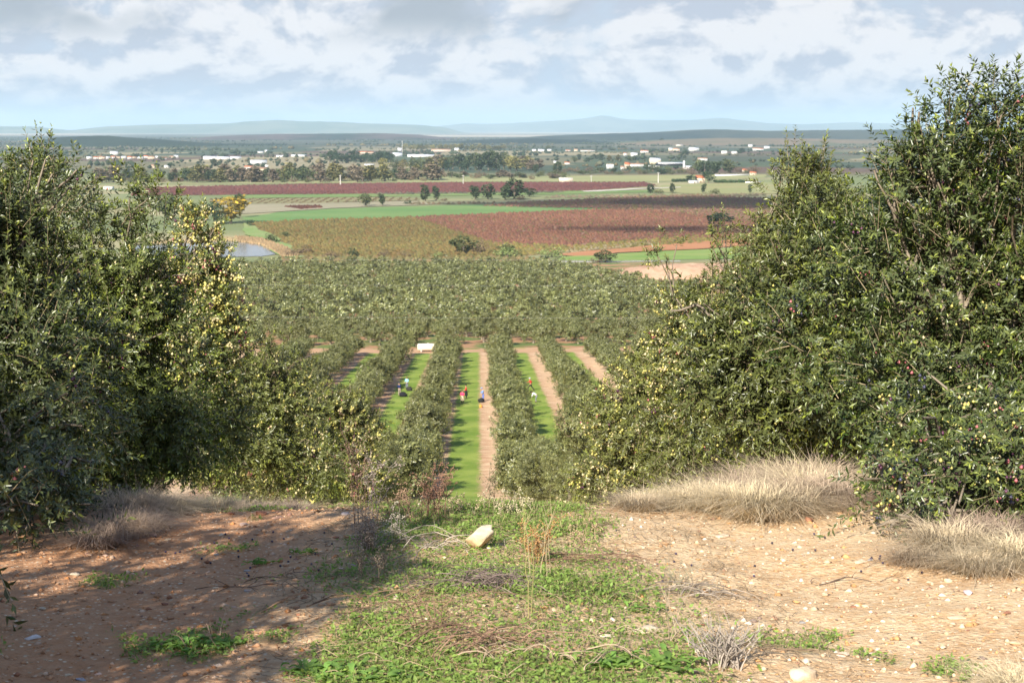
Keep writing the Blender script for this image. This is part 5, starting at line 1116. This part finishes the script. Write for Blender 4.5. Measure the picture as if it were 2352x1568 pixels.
tag(mk('low_weeds', V, F, M_GRASS, None, False, C), 'clover-like low green weeds carpeting the strip', 'weeds', None, 'stuff')
# straw litter and thin sticks on the strip
m_ = 4200; yy = 4.9+5.4*r.random(m_); xx = r.uniform(-.9, 1.3, m_); kk = (r.random(m_) < .25+fbm(xx*2, yy*2, 93)); xx, yy = xx[kk], yy[kk]; m_ = len(xx)
th = r.uniform(0, 2*pi, m_); L = r.uniform(.03, .16, m_); d = np.stack([np.cos(th), np.sin(th), r.normal(0, .12, m_)], 1); z = gz(xx, yy)+.008
p0 = np.stack([xx, yy, z], 1); mid_ = p0+d*L[:, None]*.5+np.stack([r.normal(0, .008, m_), r.normal(0, .008, m_), r.uniform(0, .02, m_)], 1); p2 = p0+d*L[:, None]; p2[:, 2] = gz(p2[:, 0], p2[:, 1])+r.uniform(.002, .03, m_)
V, F, C = prisms(np.stack([p0, mid_, p2], 1), .0016, .0008, np.array([[.40, .30, .19]])*r.uniform(.3, 1.3, (m_, 1)))
tag(mk('straw_litter', V, F, M_TWIG, None, False, C), 'dead straw and thin twigs littering the middle strip', 'litter', None, 'stuff')
# dry grass tussocks on the banks
def tus_proto(seed, n_, hgt, rad, col, spread=1.):
    rr = np.random.default_rng(seed); th = rr.uniform(0, 2*pi, n_); q = rad*np.sqrt(rr.random(n_)); P0 = np.stack([np.cos(th)*q, np.sin(th)*q, np.full(n_, -.02)], 1)
    out_ = np.stack([np.cos(th), np.sin(th), 0*th], 1)*(q/rad)[:, None]+rr.normal(0, .6, (n_, 3)); out_[:, 2] = 0
    L = hgt*rr.uniform(.45, 1.1, n_)[:, None]; ln = rr.uniform(.3, 1.0, n_)[:, None]*spread; W = rr.uniform(.003, .0055, n_)[:, None]
    s_ = unit(np.cross(out_+[.01, 0, 0], [0, 0, 1.]))
    p1 = P0+[0, 0, 1.]*L*.6+out_*L*ln*.30; p2 = P0+[0, 0, 1.]*L*(.95-.28*ln)+out_*L*ln*.95
    V = np.stack([P0-s_*W*.5, P0+s_*W*.5, p1+s_*W*.4, p1-s_*W*.4, p2], 1); b_ = np.arange(n_)[:, None]*5
    V[:, 2:4] += rr.normal(0, .022, (n_, 1, 3)); V[:, 4] += rr.normal(0, .05, (n_, 3))
    c = np.array(col)[None]*rr.uniform(.6, 1.25, (n_, 1))
    return mk('dry_grass_tussock', V.reshape(-1, 3), np.concatenate([b_+[0, 1, 2], b_+[0, 2, 3], b_+[3, 2, 4]]), M_DRY, None, False, np.repeat(c, 5, 0))
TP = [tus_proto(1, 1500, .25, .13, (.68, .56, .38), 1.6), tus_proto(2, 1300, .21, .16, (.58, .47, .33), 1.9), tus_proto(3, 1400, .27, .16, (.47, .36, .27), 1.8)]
tu = [False]*3
def tussock(px, py, sc, q, label, group='dry grass tussocks on the banks', yoff=0.):
    x, y, z = G(px, py); y += yoff; z = float(gz(x, y))
    if not tu[q]: o = TP[q]; tu[q] = True
    else: o = TP[q].copy(); COL.objects.link(o)
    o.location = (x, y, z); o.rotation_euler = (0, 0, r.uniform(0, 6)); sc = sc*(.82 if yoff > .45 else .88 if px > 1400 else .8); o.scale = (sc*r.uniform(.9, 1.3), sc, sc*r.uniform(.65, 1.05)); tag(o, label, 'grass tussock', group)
for px, py, sc, q, yo in [(1465, 1172, .62, 0, 0), (1510, 1170, .7, 0, .1), (1560, 1172, .8, 0, .15), (1610, 1176, .85, 0, .2), (1650, 1180, 1.0, 0, .35), (1690, 1184, .95, 0, .1), (1600, 1160, .9, 0, .7), (1540, 1160, .7, 0, .6), (1740, 1190, 1.0, 0, 0), (1790, 1192, 1.05, 1, .1), (1840, 1194, 1.05, 0, .25), (1890, 1196, 1.1, 2, .5), (1720, 1170, 1.1, 2, .7), (1790, 1160, 1.3, 2, 1.0), (1850, 1150, 1.3, 2, 1.3), (1910, 1140, 1.4, 0, 1.5), (1950, 1150, 1.4, 1, 1.0), (1900, 1170, 1.2, 0, .7), (1960, 1190, 1.1, 2, .5), (1680, 1165, 1.0, 0, 1.0), (1990, 1160, 1.3, 2, 1.2)]:
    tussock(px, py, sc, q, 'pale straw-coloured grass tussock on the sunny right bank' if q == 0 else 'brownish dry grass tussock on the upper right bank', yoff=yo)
for px, py, sc, q, yo in [(2110, 1300, .5, 1, .05), (2165, 1302, .6, 1, .05), (2200, 1285, 1.0, 0, .1), (2235, 1312, .7, 0, 0), (2290, 1308, .75, 1, 0), (2345, 1300, .85, 0, .05), (2250, 1290, .8, 2, .3), (2320, 1280, .85, 2, .3), (2380, 1300, .9, 2, .2)]:
    tussock(px, py, sc, q, 'dry grass clump at the foot of the tallest right olive tree', 'dry grass clumps under the right tree', yo)
tussock(2345, 1600, .7, 0, 'pale dry grass tuft in the bottom right corner', None)
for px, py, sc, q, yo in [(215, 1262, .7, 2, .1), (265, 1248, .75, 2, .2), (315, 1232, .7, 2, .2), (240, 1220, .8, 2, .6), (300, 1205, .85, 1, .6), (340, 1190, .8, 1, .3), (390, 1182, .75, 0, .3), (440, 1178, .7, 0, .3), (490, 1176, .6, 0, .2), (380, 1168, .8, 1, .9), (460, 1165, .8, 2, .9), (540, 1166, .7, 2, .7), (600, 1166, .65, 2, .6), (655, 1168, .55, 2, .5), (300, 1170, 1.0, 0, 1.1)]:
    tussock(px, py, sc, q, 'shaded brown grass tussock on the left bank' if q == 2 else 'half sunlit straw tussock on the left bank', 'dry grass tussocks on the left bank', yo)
# leafy rosettes
def rosette(px, py, sc, label, n_=34, col=(.15, .25, .055)):
    x, y, z = G(px, py); rr = np.random.default_rng(int(px*3+py)); root = empty('leafy_weed', (x, y, z), 0); tag(root, label, 'weed', 'broad-leaved weeds on the track')
    for q in range(n_):
        th = q*2.4+rr.uniform(-.3, .3); L = sc*rr.uniform(.03, .075); m2 = 7; t = np.linspace(0, 1, m2)
        wd = L*.17*np.sin(t*pi*.93+.12)*(1+.35*((np.arange(m2) % 2)-.5)); d = np.array([cos(th), sin(th), 0]); s_ = np.array([-sin(th), cos(th), 0]); rise = rr.uniform(.4, 1.3)
        c = d*(t*L)[:, None]+np.array([0, 0, 1.])*(L*rise*(t-.75*t*t))[:, None]+[0, 0, .005]
        V = np.concatenate([c-s_*wd[:, None]+[0, 0, .004], c, c+s_*wd[:, None]+[0, 0, .004]]); F = [[i, i+1, m2+i+1, m2+i] for i in range(m2-1)]+[[m2+i, m2+i+1, 2*m2+i+1, 2*m2+i] for i in range(m2-1)]
        cl = np.array(col)*rr.uniform(.75, 1.3); mk('leaf', V+np.array([rr.normal(0, .06*sc), rr.normal(0, .035*sc), 0]), F, M_GRASS, root, True, np.tile(cl, (len(V), 1)))
for px, py, sc, lb in [(705, 1545, .9, 'leafy green weed, leftmost at the bottom of the strip'), (790, 1550, 1.15, 'leafy green weed right of the leftmost bottom one'), (885, 1562, 1.1, 'bright leafy weed at the very bottom of the strip'), (1385, 1530, 1.1, 'leafy weed left of the grey dead clump'), (1470, 1520, 1.2, 'large leafy weed beside the grey dead clump'), (1540, 1535, 1.1, 'leafy weed touching the grey dead clump'), (1475, 1402, .8, 'small leafy weed at the right edge of the strip'), (400, 1488, .8, 'leafy weed on the left track, left part of the green patch'), (455, 1482, .9, 'leafy weed on the left track, middle of the green patch'), (515, 1488, .85, 'leafy weed on the left track, right part of the green patch'), (435, 1505, .6, 'lowest little weed of the left green patch'), (600, 1296, .6, 'small upright weed alone on the left track'), (700, 1272, .5, 'little flat weed right of the lone upright one')]:
    rosette(px, py, sc, lb)
# dry stalks
def stalk(root, rr, base, h, lean, colr, r0=.0022, nbr=7, heads=True, curl=.15):
    base = np.array(base, float); t = np.linspace(0, 1, 9)[:, None]; L = np.array(lean)
    wob = rr.normal(0, h*.02, (9, 3))*t
    pts = base+np.array([0, 0, h])*t+np.array([L[0], L[1], 0])*h*t**1.5+wob
    a = Acc(); a.tube(pts, np.linspace(r0, r0*.35, 9), 4, np.array(colr)*rr.uniform(.8, 1.2), cap=False)
    for _ in range(nbr):
        i_ = rr.integers(3, 9); d = unit(rr.normal(size=3)*[1, 1, .4]+[0, 0, .7]); bl = h*rr.uniform(.12, .34); q = pts[i_]+d*bl*np.linspace(0, 1, 4)[:, None]+np.array([0, 0, curl*bl])*np.linspace(0, 1, 4)[:, None]**2
        a.tube(q, np.linspace(r0*.5, r0*.25, 4), 3, np.array(colr)*rr.uniform(.8, 1.2), cap=False)
        if heads:
            m2 = 5; tt = rr.uniform(.3, 1, m2); c = q[0]+(q[-1]-q[0])*tt[:, None]+rr.normal(0, .006, (m2, 3)); V, F, C = balls(c, np.full(m2, .0042), np.tile(np.array(colr)*1.25, (m2, 1))*rr.uniform(.6, 1.3, (m2, 1)), 'oct'); a.add(V, F, C)
    return a.build('stem', M_TWIG, root)
def weed(px, py, label, n_, h, colr, spread=.25, rad=.05, cat='dry weed', **kw):
    x, y, z = G(px, py); rr = np.random.default_rng(int(px+py*7)); root = empty('dry_weed', (x, y, z)); tag(root, label, cat)
    for _ in range(n_):
        th = rr.uniform(0, 6.28); q = rad*rr.random(); stalk(root, rr, (q*cos(th), q*sin(th), -.01), h*rr.uniform(.6, 1.05), rr.normal(0, spread, 2), colr, **kw)
weed(832, 1205, 'tall brown dry weed stems rising at the left of the strip crest', 5, .55, (.22, .14, .10), .14, .05, nbr=11)
weed(858, 1200, 'grey branched dry weed beside the tall brown stems', 4, .42, (.32, .26, .22), .22, .04, nbr=12)
weed(846, 1268, 'shaggy pale dead weed clump at the left of the white rock', 16, .19, (.36, .28, .22), .22, .05, nbr=7)
weed(1005, 1195, 'reddish brown bushy dry weed on the strip crest', 9, .30, (.22, .12, .08), .3, .08, nbr=10)
weed(940, 1200, 'thin brown weeds left of the bushy red-brown one', 8, .24, (.26, .17, .11), .3, .12, nbr=8)
weed(1128, 1190, 'upright dark weed stem on the crest right of the alley view', 2, .30, (.17, .14, .08), .08, .02, nbr=10)
weed(1232, 1300, 'orange-brown seedy weed right of the rock', 6, .22, (.34, .19, .08), .25, .04, nbr=12)
weed(1215, 1420, 'tall thin yellow-green stalk in the middle of the strip', 2, .52, (.36, .33, .13), .10, .02, nbr=5, heads=False)
weed(1240, 1330, 'sparse pale stalks behind the thin yellow-green one', 4, .34, (.42, .34, .20), .25, .06, nbr=4, heads=False)
weed(1540, 1480, 'leaning straw stalks left of the grey dead clump', 5, .30, (.42, .34, .24), .45, .05, nbr=3, heads=False)
weed(1660, 1530, 'dense grey dead clump of stiff stalks near the bottom', 60, .17, (.36, .31, .26), .5, .075, nbr=3, heads=False, r0=.0036)
weed(1560, 1350, 'low grey-green tangled weed on the right edge of the strip', 16, .13, (.30, .27, .18), .7, .08, nbr=5, heads=False)
weed(470, 1480, 'few dry stalks standing in the left green patch', 6, .13, (.46, .33, .22), .4, .1, nbr=2, heads=False)
weed(870, 1330, 'thin dry stalks at the left of the strip middle', 7, .18, (.34, .25, .17), .4, .12, nbr=6)
weed(1000, 1440, 'brown wiry weed arching over the green strip', 9, .20, (.24, .15, .10), .9, .1, nbr=6, heads=False)
weed(900, 1250, 'pale dead stems behind the shaggy clump', 7, .22, (.40, .35, .27), .5, .1, nbr=5)
weed(1060, 1180, 'fine straw stems on the crest before the grass alley', 14, .13, (.42, .34, .2), .3, .25, nbr=4)
weed(1160, 1185, 'fine pale stems on the crest left of the right wheel track', 14, .12, (.44, .38, .24), .3, .25, nbr=4)
weed(1345, 1250, 'little dry stems on the sunny edge of the strip', 6, .10, (.36, .26, .16), .4, .1, nbr=3)
weed(2040, 1240, 'dead twigs poking from under the right olive tree', 7, .22, (.40, .32, .22), .7, .08, nbr=3, heads=False)
# tangles of dead twigs lying on the ground
def tangle(px, py, label, n_, rad, colr, hgt=.05, ln=.3):
    x, y, z = G(px, py); rr = np.random.default_rng(int(px*2+py)); a = Acc()
    for _ in range(int(n_*.6)):
        c = rr.normal(0, rad, 2)*[1.5, 1]; th = rr.normal(0, .9); L = ln*rr.uniform(.4, 1.2); t = np.linspace(-.5, .5, 8)
        q = np.stack([x+c[0]+np.cos(th+t*rr.normal(0, .8))*t*L, y+c[1]+np.sin(th+t*rr.normal(0, .8))*t*L*.8, 0*t], 1); q[:, 2] = gz(q[:, 0], q[:, 1])+.004+hgt*rr.random()*(1-(2*t)**2)+rr.uniform(0, .008)
        a.tube(q, np.linspace(.0026, .001, 8)*rr.uniform(.6, 1.3), 4, np.array(colr)*rr.uniform(.5, 1.4), cap=False)
        if rr.random() < .5:
            i_ = rr.integers(2, 6); e = q[i_]+np.array([rr.normal(0, .06), rr.normal(0, .05), rr.uniform(.0, .05)]); a.tube([q[i_], (q[i_]+e)/2+[0, 0, .006], e], [.0014, .001, .0007], 3, np.array(colr)*rr.uniform(.5, 1.3), cap=False)
    o = a.build('twig_tangle', M_TWIG); tag(o, label, 'dead twigs')
tangle(1110, 1345, 'dark heap of dead twigs in the middle of the strip', 130, .085, (.20, .15, .13), .06)
tangle(1370, 1295, 'curved dead branches lying at the right edge of the strip', 34, .09, (.20, .12, .08), .05, .42)
tangle(1600, 1365, 'grey dead stems lying on the right track edge', 40, .06, (.30, .25, .20), .04, .3)
tangle(1110, 1480, 'brown wiry twigs over the lower strip', 80, .10, (.24, .15, .10), .07, .3)
tangle(930, 1400, 'thin bent brambles over the green left of the strip', 40, .12, (.25, .16, .10), .08, .35)
tangle(990, 1260, 'pale dead twigs left of the white rock', 50, .12, (.36, .30, .24), .08, .3)
tangle(1240, 1500, 'scattered straw twigs in the lower strip', 60, .14, (.34, .26, .18), .05, .22)
tangle(1800, 1505, 'few dark twigs right of the grey dead clump', 16, .07, (.20, .14, .09), .03, .35)
tangle(1950, 1330, 'single dark sticks on the right track', 9, .14, (.16, .11, .08), .02, .3)
tangle(620, 1345, 'few dark twigs on the shaded left track', 12, .14, (.16, .11, .08), .02, .25)

# ------------------------------------------------------------------ tell look-alikes apart by their place in the row
def project(o):
    v = np.array(o.location)-[0, 0, CAMZ]; return 1176+FPX*(v@RT)/max(.1, v@FW)
same = {}
for o in COL.objects:
    if o.parent is None and o.get('group') and o.get('label'): same.setdefault(o['label'], []).append(o)
for lb, os_ in same.items():
    if len(os_) > 1 and len(lb.split()) <= 12:
        for q, o in enumerate(sorted(os_, key=project)): o['label'] = '%s, %s from the left' % (lb, ordinal(q+1))
